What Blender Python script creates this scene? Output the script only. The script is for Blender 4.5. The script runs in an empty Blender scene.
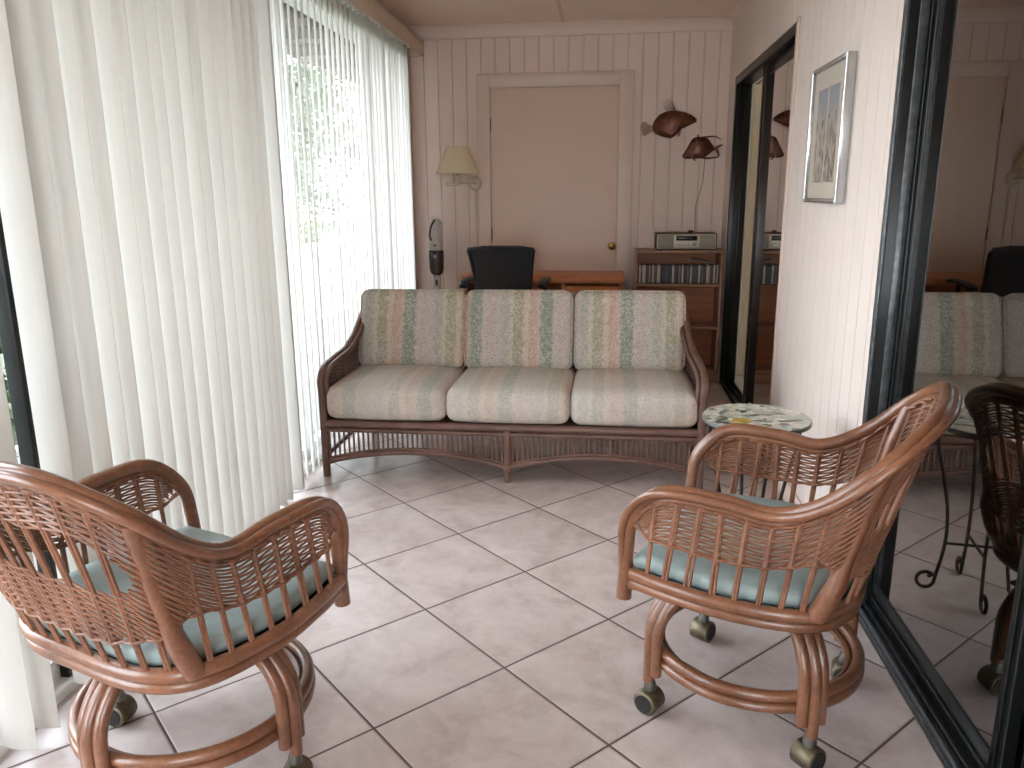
import bpy, math, random
import numpy as np
from mathutils import Vector, Matrix
random.seed(7)
rng = np.random.default_rng(7)
SC = bpy.context.scene
COL = SC.collection
PI = math.pi

# ------------------------------------------------------------------ helpers
def lin(c):
    return tuple(((v/255)/12.92 if v/255 <= .04045 else ((v/255+.055)/1.055)**2.4) for v in c)

class MB:
    """collects shapes, links them as one mesh object"""
    def __init__(s): s.v = []; s.f = []; s.sm = []
    def add(s, vs, fs, smooth=True):
        b = len(s.v); s.v.extend([tuple(map(float, p)) for p in vs])
        for f in fs: s.f.append(tuple(b+i for i in f)); s.sm.append(smooth)
    def box(s, x0, x1, y0, y1, z0, z1, bev=0.0, mat=None):
        x0, x1 = min(x0, x1), max(x0, x1); y0, y1 = min(y0, y1), max(y0, y1); z0, z1 = min(z0, z1), max(z0, z1)
        b = min(bev, (x1-x0)*.49, (y1-y0)*.49, (z1-z0)*.49)
        if b <= 0:
            vs = [(x, y, z) for x in (x0, x1) for y in (y0, y1) for z in (z0, z1)]
            fs = [(0,1,3,2),(4,6,7,5),(0,4,5,1),(2,3,7,6),(0,2,6,4),(1,5,7,3)]
        else:
            vs = []; idx = {}
            for i, (xa, xb) in enumerate(((x0, x0+b), (x1, x1-b))):
                for j, (ya, yb) in enumerate(((y0, y0+b), (y1, y1-b))):
                    for k, (za, zb) in enumerate(((z0, z0+b), (z1, z1-b))):
                        idx[i,j,k,0] = len(vs); vs.append((xa, yb, zb))
                        idx[i,j,k,1] = len(vs); vs.append((xb, ya, zb))
                        idx[i,j,k,2] = len(vs); vs.append((xb, yb, za))
            fs = []
            for a in range(2):
                fs.append([idx[a,j,k,0] for j,k in ((0,0),(0,1),(1,1),(1,0))][::(1 if a==0 else -1)])
                fs.append([idx[i,a,k,1] for i,k in ((0,0),(1,0),(1,1),(0,1))][::(1 if a==0 else -1)])
                fs.append([idx[i,j,a,2] for i,j in ((0,0),(0,1),(1,1),(1,0))][::(1 if a==0 else -1)])
            for j in range(2):
                for k in range(2):
                    q = [idx[0,j,k,1], idx[1,j,k,1], idx[1,j,k,2], idx[0,j,k,2]]
                    fs.append(q if (j == 1) ^ (k == 1) else q[::-1])
            for i in range(2):
                for k in range(2):
                    q = [idx[i,0,k,0], idx[i,0,k,2], idx[i,1,k,2], idx[i,1,k,0]]
                    fs.append(q if (i == 1) ^ (k == 1) else q[::-1])
            for i in range(2):
                for j in range(2):
                    q = [idx[i,j,0,0], idx[i,j,0,1], idx[i,j,1,1], idx[i,j,1,0]]
                    fs.append(q if (i == 1) ^ (j == 1) else q[::-1])
            for i in range(2):
                for j in range(2):
                    for k in range(2):
                        t = [idx[i,j,k,0], idx[i,j,k,1], idx[i,j,k,2]]
                        fs.append(t if (i+j+k) % 2 else t[::-1])
        if mat is not None: vs = [tuple(mat @ Vector(p)) for p in vs]
        s.add(vs, fs, False)
    def tube(s, pts, r, n=8, closed=False, flat=1.0):
        P = np.array(pts, float); m = len(P)
        R = np.full(m, r) if np.isscalar(r) else np.array(r, float)
        if closed: T = np.roll(P, -1, 0)-np.roll(P, 1, 0)
        else:
            T = np.gradient(P, axis=0)
        T /= np.linalg.norm(T, axis=1)[:, None]+1e-12
        a = np.array([0, 0, 1.0]) if abs(T[0, 2]) < .9 else np.array([1.0, 0, 0])
        N = a-T[0]*(a@T[0]); N /= np.linalg.norm(N)
        vs = []; ang = np.arange(n)*2*PI/n
        for i in range(m):
            if i: N = N-T[i]*(N@T[i]); N /= np.linalg.norm(N)+1e-12
            B = np.cross(T[i], N)
            for t in ang: vs.append(P[i]+R[i]*(math.cos(t)*N*flat+math.sin(t)*B))
        fs = []
        for i in range(m if closed else m-1):
            j = (i+1) % m
            for k in range(n): fs.append((i*n+k, i*n+(k+1) % n, j*n+(k+1) % n, j*n+k))
        s.add(vs, fs, True)
        if not closed:
            b = len(s.v)-m*n
            s.f.append(tuple(b+k for k in range(n))[::-1]); s.sm.append(False)
            s.f.append(tuple(b+(m-1)*n+k for k in range(n))); s.sm.append(False)
    def rod(s, a, b, r, n=8, r2=None):
        s.tube([a, b], [r, r if r2 is None else r2], n)
    def lathe(s, prof, n=24, origin=(0,0,0), axis='z', smooth=True):
        vs = []; o = np.array(origin, float)
        for (r, h) in prof:
            for k in range(n):
                c, d = r*math.cos(2*PI*k/n), r*math.sin(2*PI*k/n)
                vs.append(o+(np.array([c, d, h]) if axis == 'z' else np.array([h, c, d]) if axis == 'x' else np.array([d, h, c])))
        fs = []
        for i in range(len(prof)-1):
            for k in range(n): fs.append((i*n+k, i*n+(k+1) % n, (i+1)*n+(k+1) % n, (i+1)*n+k))
        s.add(vs, fs, smooth)
        b = len(s.v)-len(vs)
        if prof[0][0] > 1e-5: s.f.append(tuple(b+k for k in range(n))[::-1]); s.sm.append(False)
        if prof[-1][0] > 1e-5: s.f.append(tuple(b+(len(prof)-1)*n+k for k in range(n))); s.sm.append(False)
    def prism(s, outline, y0, y1, plane='xz'):
        """closed outline extruded between y0 and y1"""
        n = len(outline); vs = []
        for h in (y0, y1):
            for (a, b) in outline: vs.append((a, h, b) if plane == 'xz' else (a, b, h) if plane == 'xy' else (h, a, b))
        fs = [tuple(range(n)), tuple(range(n, 2*n))[::-1]]+[(i, (i+1) % n, n+(i+1) % n, n+i) for i in range(n)]
        s.add(vs, fs, False)
    def build(s, name, mat, parent=None, kind=None, loc=None, sharp=True):
        me = bpy.data.meshes.new(name); me.from_pydata(s.v, [], s.f)
        me.polygons.foreach_set('use_smooth', s.sm); me.update()
        if sharp: me.set_sharp_from_angle(angle=math.radians(50))
        o = bpy.data.objects.new(name, me); COL.objects.link(o)
        if mat is not None: me.materials.append(mat)
        if parent is not None: o.parent = parent
        if kind: o['kind'] = kind
        if loc is not None: o.location = loc
        return o

def fixn(o):
    import bmesh
    b = bmesh.new(); b.from_mesh(o.data); bmesh.ops.recalc_face_normals(b, faces=b.faces); b.to_mesh(o.data); b.free()
    return o
def tag(o, label, cat, group=None):
    o['label'] = label; o['category'] = cat
    if group: o['group'] = group
    return o
def thing(name, loc, label, cat, group=None, rz=0):
    o = bpy.data.objects.new(name, None); COL.objects.link(o); o.location = loc; o.rotation_euler = (0, 0, rz)
    o.empty_display_size = .05
    return tag(o, label, cat, group)
def spl(P, n=10):
    P = np.array(P, float); Q = np.vstack([2*P[0]-P[1], P, 2*P[-1]-P[-2]]); out = []
    for i in range(1, len(Q)-2):
        t = np.linspace(0, 1, n, endpoint=False)[:, None]; a, b, c, d = Q[i-1:i+3]
        out.append(.5*((2*b)+(-a+c)*t+(2*a-5*b+4*c-d)*t*t+(-a+3*b-3*c+d)*t**3))
    return np.vstack(out+[P[-1:]])

# ------------------------------------------------------------------ materials
def newmat(name):
    m = bpy.data.materials.new(name); m.use_nodes = True
    nt = m.node_tree; nt.nodes.clear()
    out = nt.nodes.new('ShaderNodeOutputMaterial')
    return m, nt, out
def N(nt, t, **k):
    n = nt.nodes.new(t)
    for a, b in k.items():
        if a == 'ins':
            for i, v in b.items(): n.inputs[i].default_value = v
        else: setattr(n, a, b)
    return n
def L(nt, a, b): nt.links.new(a, b)
def math_(nt, op, a, b=None, c=None):
    n = nt.nodes.new('ShaderNodeMath'); n.operation = op
    for i, v in enumerate((a, b, c)):
        if v is None: continue
        if hasattr(v, 'is_linked') or hasattr(v, 'links'): nt.links.new(v, n.inputs[i])
        else: n.inputs[i].default_value = v
    return n.outputs[0]
def mix(nt, fac, a, b, typ='MIX'):
    n = nt.nodes.new('ShaderNodeMix'); n.data_type = 'RGBA'; n.blend_type = typ
    for i, v in ((0, fac), (6, a), (7, b)):
        if hasattr(v, 'links'): nt.links.new(v, n.inputs[i])
        else: n.inputs[i].default_value = v if i == 0 else (*v[:3], 1)
    return n.outputs[2]
def simple(name, rgb, rough=.5, metal=0, var=.08, scale=18, stretch=(1,1,1), bump=0, spec=.5, coat=0, sheen=0, rgb2=None):
    m, nt, out = newmat(name)
    b = N(nt, 'ShaderNodeBsdfPrincipled'); L(nt, b.outputs[0], out.inputs[0])
    tc = N(nt, 'ShaderNodeTexCoord'); mp = N(nt, 'ShaderNodeMapping', ins={3: stretch}); L(nt, tc.outputs['Object'], mp.inputs[0])
    no = N(nt, 'ShaderNodeTexNoise', ins={'Scale': scale, 'Detail': 5.0}); L(nt, mp.outputs[0], no.inputs['Vector'])
    c = lin(rgb); c2 = lin(rgb2) if rgb2 else tuple(v*(1-var*2) for v in c); c1 = c if rgb2 else tuple(min(1, v*(1+var)) for v in c)
    mr = N(nt, 'ShaderNodeMapRange', ins={1: .3, 2: .7}); L(nt, no.outputs[0], mr.inputs[0])
    L(nt, mix(nt, mr.outputs[0], c2, c1), b.inputs['Base Color'])
    b.inputs['Roughness'].default_value = rough; b.inputs['Metallic'].default_value = metal
    b.inputs['Specular IOR Level'].default_value = spec
    b.inputs['Coat Weight'].default_value = coat; b.inputs['Coat Roughness'].default_value = .2
    if sheen: b.inputs['Sheen Weight'].default_value = sheen
    if bump:
        bp = N(nt, 'ShaderNodeBump', ins={'Strength': bump, 'Distance': .004}); L(nt, no.outputs[0], bp.inputs['Height']); L(nt, bp.outputs[0], b.inputs['Normal'])
    return m
def glass_mat(name, tint=(1,1,1), ior=1.5, boost=1.0):
    m, nt, out = newmat(name)
    t = N(nt, 'ShaderNodeBsdfTransparent'); t.inputs[0].default_value = (*tint, 1)
    g = N(nt, 'ShaderNodeBsdfGlossy'); g.inputs['Roughness'].default_value = 0.0; g.inputs[0].default_value = (.95, .95, .95, 1)
    ge = N(nt, 'ShaderNodeNewGeometry'); dt = N(nt, 'ShaderNodeVectorMath', operation='DOT_PRODUCT'); L(nt, ge.outputs['Normal'], dt.inputs[0]); L(nt, ge.outputs['Incoming'], dt.inputs[1])
    q = math_(nt, 'POWER', math_(nt, 'SUBTRACT', 1.0, math_(nt, 'ABSOLUTE', dt.outputs['Value'])), 4.0)
    f0 = ((ior-1)/(ior+1))**2
    f = math_(nt, 'MINIMUM', math_(nt, 'MULTIPLY', math_(nt, 'MULTIPLY_ADD', q, 1-f0, f0), boost), 1.0)
    mx = N(nt, 'ShaderNodeMixShader'); L(nt, f, mx.inputs[0]); L(nt, t.outputs[0], mx.inputs[1]); L(nt, g.outputs[0], mx.inputs[2]); L(nt, mx.outputs[0], out.inputs[0])
    return m

def tile_mat():
    m, nt, out = newmat('floor_tile')
    b = N(nt, 'ShaderNodeBsdfPrincipled'); L(nt, b.outputs[0], out.inputs[0])
    tc = N(nt, 'ShaderNodeTexCoord')
    mp = N(nt, 'ShaderNodeMapping'); mp.vector_type = 'TEXTURE'
    S = .41649
    mp.inputs['Location'].default_value = (-1.151, 3.446, 0); mp.inputs['Rotation'].default_value = (0, 0, math.radians(-44.9)); mp.inputs['Scale'].default_value = (S, S, 1)
    L(nt, tc.outputs['Object'], mp.inputs[0])
    sp = N(nt, 'ShaderNodeSeparateXYZ'); L(nt, mp.outputs[0], sp.inputs[0])
    def edge(o):
        f = math_(nt, 'FRACT', o); d = math_(nt, 'ABSOLUTE', math_(nt, 'SUBTRACT', f, .5)); return math_(nt, 'SUBTRACT', .5, d)
    e = math_(nt, 'MINIMUM', edge(math_(nt, 'ADD', sp.outputs[0], 50.0)), edge(math_(nt, 'ADD', sp.outputs[1], 50.0)))
    g = N(nt, 'ShaderNodeMapRange', ins={1: .0055, 2: .0095, 3: 1.0, 4: 0.0}); L(nt, e, g.inputs[0])
    ed = N(nt, 'ShaderNodeMapRange', ins={1: .006, 2: .016, 3: 0.0, 4: 1.0}); L(nt, e, ed.inputs[0])
    fl = N(nt, 'ShaderNodeVectorMath', operation='FLOOR'); L(nt, mp.outputs[0], fl.inputs[0])
    wn = N(nt, 'ShaderNodeTexWhiteNoise'); L(nt, fl.outputs[0], wn.inputs['Vector'])
    ad = N(nt, 'ShaderNodeVectorMath', operation='MULTIPLY_ADD'); L(nt, wn.outputs['Color'], ad.inputs[0]); ad.inputs[1].default_value = (9, 9, 9); L(nt, mp.outputs[0], ad.inputs[2])
    n1 = N(nt, 'ShaderNodeTexNoise', ins={'Scale': 2.3, 'Detail': 6.0, 'Roughness': .62, 'Distortion': .6}); L(nt, ad.outputs[0], n1.inputs['Vector'])
    n2 = N(nt, 'ShaderNodeTexNoise', ins={'Scale': 9.0, 'Detail': 5.0, 'Roughness': .6}); L(nt, ad.outputs[0], n2.inputs['Vector'])
    r1 = N(nt, 'ShaderNodeMapRange', ins={1: .33, 2: .68}); L(nt, n1.outputs[0], r1.inputs[0])
    r2 = N(nt, 'ShaderNodeMapRange', ins={1: .45, 2: .75}); L(nt, n2.outputs[0], r2.inputs[0])
    c = mix(nt, r1.outputs[0], lin((182, 164, 157)), lin((207, 192, 186)))
    c = mix(nt, math_(nt, 'MULTIPLY', r2.outputs[0], .4), c, lin((215, 200, 193)))
    tv = math_(nt, 'MULTIPLY_ADD', wn.outputs['Value'], .10, .95)
    c = mix(nt, 1.0, c, N(nt, 'ShaderNodeCombineColor').outputs[0], 'MULTIPLY') if False else c
    hs = N(nt, 'ShaderNodeHueSaturation'); L(nt, c, hs.inputs['Color']); L(nt, tv, hs.inputs['Value']); hs.inputs['Saturation'].default_value = .95
    c = mix(nt, g.outputs[0], hs.outputs[0], lin((92, 74, 68)))
    L(nt, c, b.inputs['Base Color'])
    rr = math_(nt, 'MULTIPLY_ADD', g.outputs[0], .5, .24); L(nt, rr, b.inputs['Roughness'])
    bp = N(nt, 'ShaderNodeBump', ins={'Strength': .5, 'Distance': .003}); L(nt, ed.outputs[0], bp.inputs['Height'])
    bp2 = N(nt, 'ShaderNodeBump', ins={'Strength': .06, 'Distance': .002}); L(nt, n2.outputs[0], bp2.inputs['Height']); L(nt, bp.outputs[0], bp2.inputs['Normal'])
    L(nt, bp2.outputs[0], b.inputs['Normal'])
    b.inputs['Specular IOR Level'].default_value = .4
    return m

def fabric_mat(name, off, fade):
    """striped, speckled upholstery; stripes run along the cushion's own x"""
    m, nt, out = newmat(name)
    b = N(nt, 'ShaderNodeBsdfPrincipled'); L(nt, b.outputs[0], out.inputs[0]); b.inputs['Roughness'].default_value = .95; b.inputs['Specular IOR Level'].default_value = .15
    tc = N(nt, 'ShaderNodeTexCoord'); sp = N(nt, 'ShaderNodeSeparateXYZ'); L(nt, tc.outputs['Object'], sp.inputs[0])
    wob = N(nt, 'ShaderNodeTexNoise', ins={'Scale': 45.0, 'Detail': 4.0}); L(nt, tc.outputs['Object'], wob.inputs['Vector'])
    x = math_(nt, 'ADD', sp.outputs[0], math_(nt, 'MULTIPLY', math_(nt, 'SUBTRACT', wob.outputs[0], .5), .040))
    u = math_(nt, 'FRACT', math_(nt, 'ADD', math_(nt, 'MULTIPLY', x, 1/.36), off+20))
    cr = N(nt, 'ShaderNodeValToRGB'); L(nt, u, cr.inputs[0])
    stops = [(0, (88, 116, 100)), (.14, (82, 110, 94)), (.17, (186, 172, 162)), (.25, (176, 158, 152)), (.40, (180, 170, 162)), (.45, (150, 156, 142)), (.53, (158, 160, 146)), (.56, (188, 184, 160)),
             (.59, (186, 180, 152)), (.61, (132, 130, 94)), (.73, (140, 134, 98)), (.75, (196, 180, 150)), (.81, (202, 178, 150)), (.83, (180, 134, 114)), (.92, (190, 148, 128)), (.96, (196, 168, 150)), (.99, (120, 130, 112))]
    el = cr.color_ramp.elements
    el[0].position = stops[0][0]; el[0].color = (*lin(stops[0][1]), 1); el[1].position = stops[-1][0]; el[1].color = (*lin(stops[-1][1]), 1)
    for p, c in stops[1:-1]:
        e = el.new(p); e.color = (*lin(c), 1)
    # fine woven squiggle: light over dark
    v = N(nt, 'ShaderNodeTexNoise', ins={'Scale': 62.0, 'Detail': 2.5, 'Distortion': 2.2}); L(nt, tc.outputs['Object'], v.inputs['Vector'])
    mr = N(nt, 'ShaderNodeMapRange', ins={1: .47, 2: .57}); L(nt, v.outputs[0], mr.inputs[0])
    big = N(nt, 'ShaderNodeTexNoise', ins={'Scale': 9.0, 'Detail': 3.0}); L(nt, tc.outputs['Object'], big.inputs['Vector'])
    bm_ = N(nt, 'ShaderNodeMapRange', ins={1: .3, 2: .7, 3: .35, 4: .75}); L(nt, big.outputs[0], bm_.inputs[0])
    spk = math_(nt, 'MULTIPLY', mr.outputs[0], bm_.outputs[0])
    c = mix(nt, spk, cr.outputs[0], lin((216, 209, 200)))
    dk = N(nt, 'ShaderNodeMapRange', ins={1: .44, 2: .36}); L(nt, v.outputs[0], dk.inputs[0])
    c = mix(nt, math_(nt, 'MULTIPLY', dk.outputs[0], .45), c, lin((112, 108, 94)))
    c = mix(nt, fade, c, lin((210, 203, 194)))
    L(nt, c, b.inputs['Base Color'])
    bp = N(nt, 'ShaderNodeBump', ins={'Strength': .25, 'Distance': .002}); L(nt, v.outputs[0], bp.inputs['Height']); L(nt, bp.outputs[0], b.inputs['Normal'])
    return m

def wood_mat(name, rgb, rgb2, rough=.4, axis=0, scale=3.0):
    m, nt, out = newmat(name)
    b = N(nt, 'ShaderNodeBsdfPrincipled'); L(nt, b.outputs[0], out.inputs[0]); b.inputs['Roughness'].default_value = rough
    tc = N(nt, 'ShaderNodeTexCoord'); st = [14, 14, 14]; st[axis] = 1.2
    mp = N(nt, 'ShaderNodeMapping', ins={3: st}); L(nt, tc.outputs['Object'], mp.inputs[0])
    no = N(nt, 'ShaderNodeTexNoise', ins={'Scale': scale, 'Detail': 6.0, 'Distortion': .8}); L(nt, mp.outputs[0], no.inputs['Vector'])
    mr = N(nt, 'ShaderNodeMapRange', ins={1: .35, 2: .65}); L(nt, no.outputs[0], mr.inputs[0])
    L(nt, mix(nt, mr.outputs[0], lin(rgb), lin(rgb2)), b.inputs['Base Color'])
    return m

def rattan_mat(name, rgb, rgb2, rough, coat=.3):
    m, nt, out = newmat(name)
    b = N(nt, 'ShaderNodeBsdfPrincipled'); L(nt, b.outputs[0], out.inputs[0]); b.inputs['Roughness'].default_value = rough
    b.inputs['Coat Weight'].default_value = coat; b.inputs['Coat Roughness'].default_value = .25
    tc = N(nt, 'ShaderNodeTexCoord')
    n1 = N(nt, 'ShaderNodeTexNoise', ins={'Scale': 9.0, 'Detail': 4.0}); L(nt, tc.outputs['Object'], n1.inputs['Vector'])
    n2 = N(nt, 'ShaderNodeTexNoise', ins={'Scale': 90.0, 'Detail': 3.0}); L(nt, tc.outputs['Object'], n2.inputs['Vector'])
    f = math_(nt, 'ADD', math_(nt, 'MULTIPLY', n1.outputs[0], .65), math_(nt, 'MULTIPLY', n2.outputs[0], .35))
    mr = N(nt, 'ShaderNodeMapRange', ins={1: .36, 2: .64}); L(nt, f, mr.inputs[0])
    L(nt, mix(nt, mr.outputs[0], lin(rgb), lin(rgb2)), b.inputs['Base Color'])
    bp = N(nt, 'ShaderNodeBump', ins={'Strength': .12, 'Distance': .001}); L(nt, n2.outputs[0], bp.inputs['Height']); L(nt, bp.outputs[0], b.inputs['Normal'])
    return m

def slat_mat():
    m, nt, out = newmat('vinyl_slat')
    d = N(nt, 'ShaderNodeBsdfDiffuse'); t = N(nt, 'ShaderNodeBsdfTranslucent')
    tc = N(nt, 'ShaderNodeTexCoord'); mp = N(nt, 'ShaderNodeMapping', ins={3: (40, 40, 2)}); L(nt, tc.outputs['Object'], mp.inputs[0])
    no = N(nt, 'ShaderNodeTexNoise', ins={'Scale': 3.0, 'Detail': 2.0}); L(nt, mp.outputs[0], no.inputs['Vector'])
    c = mix(nt, no.outputs[0], lin((220, 216, 209)), lin((228, 224, 218)))
    L(nt, c, d.inputs[0]); L(nt, c, t.inputs[0])
    mx = N(nt, 'ShaderNodeMixShader', ins={0: .30}); L(nt, d.outputs[0], mx.inputs[1]); L(nt, t.outputs[0], mx.inputs[2])
    g = N(nt, 'ShaderNodeBsdfGlossy', ins={'Roughness': .45}); m2 = N(nt, 'ShaderNodeMixShader', ins={0: .04}); L(nt, mx.outputs[0], m2.inputs[1]); L(nt, g.outputs[0], m2.inputs[2])
    L(nt, m2.outputs[0], out.inputs[0])
    return m

def cloth_mat(name, rgb, tr=.3, rough=1):
    m, nt, out = newmat(name)
    d = N(nt, 'ShaderNodeBsdfDiffuse'); t = N(nt, 'ShaderNodeBsdfTranslucent')
    tc = N(nt, 'ShaderNodeTexCoord'); no = N(nt, 'ShaderNodeTexNoise', ins={'Scale': 200.0}); L(nt, tc.outputs['Object'], no.inputs['Vector'])
    c = mix(nt, no.outputs[0], tuple(v*.9 for v in lin(rgb)), lin(rgb)); L(nt, c, d.inputs[0]); L(nt, c, t.inputs[0])
    mx = N(nt, 'ShaderNodeMixShader', ins={0: tr}); L(nt, d.outputs[0], mx.inputs[1]); L(nt, t.outputs[0], mx.inputs[2]); L(nt, mx.outputs[0], out.inputs[0])
    return m

def mosaic_mat():
    m, nt, out = newmat('mosaic_top')
    b = N(nt, 'ShaderNodeBsdfPrincipled'); L(nt, b.outputs[0], out.inputs[0]); b.inputs['Roughness'].default_value = .25
    tc = N(nt, 'ShaderNodeTexCoord')
    v = N(nt, 'ShaderNodeTexVoronoi', ins={'Scale': 40.0}); L(nt, tc.outputs['Object'], v.inputs['Vector'])
    ve = N(nt, 'ShaderNodeTexVoronoi', ins={'Scale': 40.0}); ve.feature = 'DISTANCE_TO_EDGE'; L(nt, tc.outputs['Object'], ve.inputs['Vector'])
    cr = N(nt, 'ShaderNodeValToRGB'); cr.color_ramp.interpolation = 'CONSTANT'
    sp = N(nt, 'ShaderNodeSeparateColor'); L(nt, v.outputs['Color'], sp.inputs[0]); L(nt, sp.outputs[0], cr.inputs[0])
    cols = [(0, (206, 204, 188)), (.3, (176, 186, 172)), (.5, (196, 184, 160)), (.65, (150, 160, 142)), (.74, (218, 214, 200)), (.93, (128, 128, 112))]
    el = cr.color_ramp.elements; el[0].color = (*lin(cols[0][1]), 1); el[1].position = cols[1][0]; el[1].color = (*lin(cols[1][1]), 1)
    for p, c in cols[2:]: e = el.new(p); e.color = (*lin(c), 1)
    mr = N(nt, 'ShaderNodeMapRange', ins={1: .02, 2: .07}); L(nt, ve.outputs['Distance'], mr.inputs[0])
    L(nt, mix(nt, mr.outputs[0], lin((186, 186, 172)), cr.outputs[0]), b.inputs['Base Color'])
    return m

M = {}
M['wall'] = simple('wall_paint', (220, 207, 199), .6, var=.015, scale=6, spec=.3)
M['wall_back'] = simple('wall_paint_warm_light', (224, 204, 192), .6, var=.015, scale=6, spec=.3)  # same wall paint, reddened to paint in the warmer light at the back
M['ceil'] = simple('ceiling_paint', (240, 220, 206), .8, var=.02, scale=4, spec=.2)
M['trim'] = simple('trim_paint', (223, 204, 191), .5, var=.012, scale=6)
M['door'] = simple('door_paint', (226, 202, 186), .5, var=.012, scale=3)
M['tile'] = tile_mat()
M['black_al'] = simple('black_aluminium', (30, 32, 32), .34, metal=.25, var=.1, scale=30)
M['dark_al'] = simple('dark_track', (98, 102, 104), .38, metal=.5, var=.2, scale=40)
M['brown_al'] = simple('bronze_aluminium', (52, 44, 40), .35, metal=.3, var=.1, scale=30)
M['white_al'] = simple('white_aluminium', (232, 232, 230), .4, var=.02)
M['glass'] = glass_mat('window_glass', (.97, .98, .97), 1.45, 1.0)
M['glazing'] = glass_mat('matte_glazing', (.97, .97, .97), 1.3, .35)
M['glass_tint'] = glass_mat('tinted_door_glass', (.42, .41, .39), 1.5, 2.0)
M['slat'] = slat_mat()
M['valance'] = simple('valance_vinyl', (216, 198, 176), .5, var=.02)
M['rattan'] = rattan_mat('honey_rattan', (104, 64, 42), (140, 92, 64), .30, .55)
M['weave'] = rattan_mat('woven_rattan', (112, 72, 52), (148, 102, 76), .5, .15)
M['sofa_rattan'] = rattan_mat('brown_rattan', (92, 64, 54), (122, 90, 78), .45, .15)
M['sofa_weave'] = rattan_mat('brown_wicker', (84, 58, 50), (108, 80, 70), .6, .1)
M['teal'] = simple('teal_vinyl', (152, 168, 165), .5, var=.06, scale=14, bump=.15)
M['brass'] = simple('aged_brass', (120, 110, 90), .5, metal=.9, var=.12, scale=40)
M['gold'] = simple('polished_brass', (196, 160, 92), .22, metal=1, var=.05)
M['rubber'] = simple('black_rubber', (32, 30, 28), .6, var=.1)
M['steel'] = simple('steel', (120, 118, 112), .35, metal=.9, var=.1)
M['iron'] = simple('dark_wrought_iron', (52, 44, 40), .5, metal=.5, var=.2, scale=40)
M['mosaic'] = mosaic_mat()
M['stone_dark'] = simple('green_edge_stone', (92, 96, 88), .3, var=.1)
M['stone_yellow'] = simple('yellow_stone', (206, 172, 84), .3, var=.18, scale=60)
M['stone_black'] = simple('dark_leaf_stone', (56, 60, 54), .3, var=.15, scale=60)
M['black_leather'] = simple('black_leather', (34, 34, 35), .42, var=.15, scale=50, bump=.1)
M['black_mesh'] = simple('black_mesh', (40, 40, 42), .75, var=.2, scale=160, bump=.3)
M['grey_plastic'] = simple('grey_plastic', (120, 122, 122), .4, var=.04)
M['desk'] = wood_mat('desk_pine', (184, 112, 72), (202, 134, 92), .4, 0)
M['desk_drawer'] = wood_mat('drawer_pine', (186, 104, 56), (204, 124, 74), .4, 0)
M['shelf_wood'] = wood_mat('shelf_wood', (138, 104, 84), (158, 122, 100), .45, 0)
M['shelf_back'] = wood_mat('shelf_back', (150, 90, 56), (172, 106, 66), .5, 0)
M['copper'] = simple('copper_patina', (104, 60, 44), .36, metal=.55, var=.3, scale=24, bump=.2)
M['copper_pale'] = simple('pale_fin_metal', (118, 88, 70), .4, metal=.5, var=.2, scale=40)
M['shade'] = cloth_mat('lamp_shade', (252, 242, 218), .4)
M['cream_metal'] = simple('cream_enamel', (206, 194, 172), .4, var=.03)
M['cream_curtain'] = cloth_mat('cream_curtain', (240, 230, 212), .35)
M['silver'] = simple('silver_frame', (196, 198, 200), .25, metal=.85, var=.05)
M['mat_board'] = simple('mat_board', (214, 206, 190), .8, var=.02)
M['radio_body'] = simple('radio_wood', (86, 58, 46), .45, var=.1)
M['radio_face'] = simple('radio_silver', (196, 190, 178), .4, metal=.2, var=.03)
M['speaker_cloth'] = simple('speaker_cloth', (150, 144, 132), .9, var=.1, scale=300)
M['display'] = simple('dark_display', (24, 20, 20), .15, var=.05)
M['vac_white'] = simple('white_plastic', (196, 192, 184), .35, var=.03)
M['vac_dark'] = simple('smoked_plastic', (76, 70, 66), .15, var=.1)
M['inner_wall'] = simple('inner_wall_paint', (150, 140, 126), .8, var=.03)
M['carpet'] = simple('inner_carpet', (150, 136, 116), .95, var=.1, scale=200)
M['grass_blade'] = simple('lawn', (74, 80, 58), .9, var=.25, scale=30)
M['patio'] = simple('patio_concrete', (120, 116, 110), .85, var=.08, scale=10)
M['soffit'] = simple('soffit_brown', (74, 60, 52), .8, var=.08)
M['leaf'] = simple('leaf_green', (56, 74, 36), .6, var=.3, scale=5)
M['leaf2'] = simple('leaf_pale', (96, 112, 52), .6, var=.25, scale=5)
M['bark'] = simple('bark', (96, 84, 70), .9, var=.25, scale=30, bump=.4)
M['yellow'] = simple('yellow_plastic', (222, 196, 96), .5, var=.05)

# ------------------------------------------------------------------ room shell
XL, XR, YB, YF, H = -1.45, .80, 5.80, -1.7, 2.44
mb = MB(); mb.box(XL-.10, XR+.005, YF, YB+.1, -.08, 0); mb.build('floor', M['tile'], kind='structure')
mb = MB(); mb.box(XL-.12, XR+.12, YF-.1, YB+.1, H, H+.08); mb.build('ceiling', M['ceil'], kind='structure')
mb = MB(); mb.box(-.338, -.313, YF, YB-.03, H-.008, H, .003); mb.build('trim_1', M['trim'], kind='structure')

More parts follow.
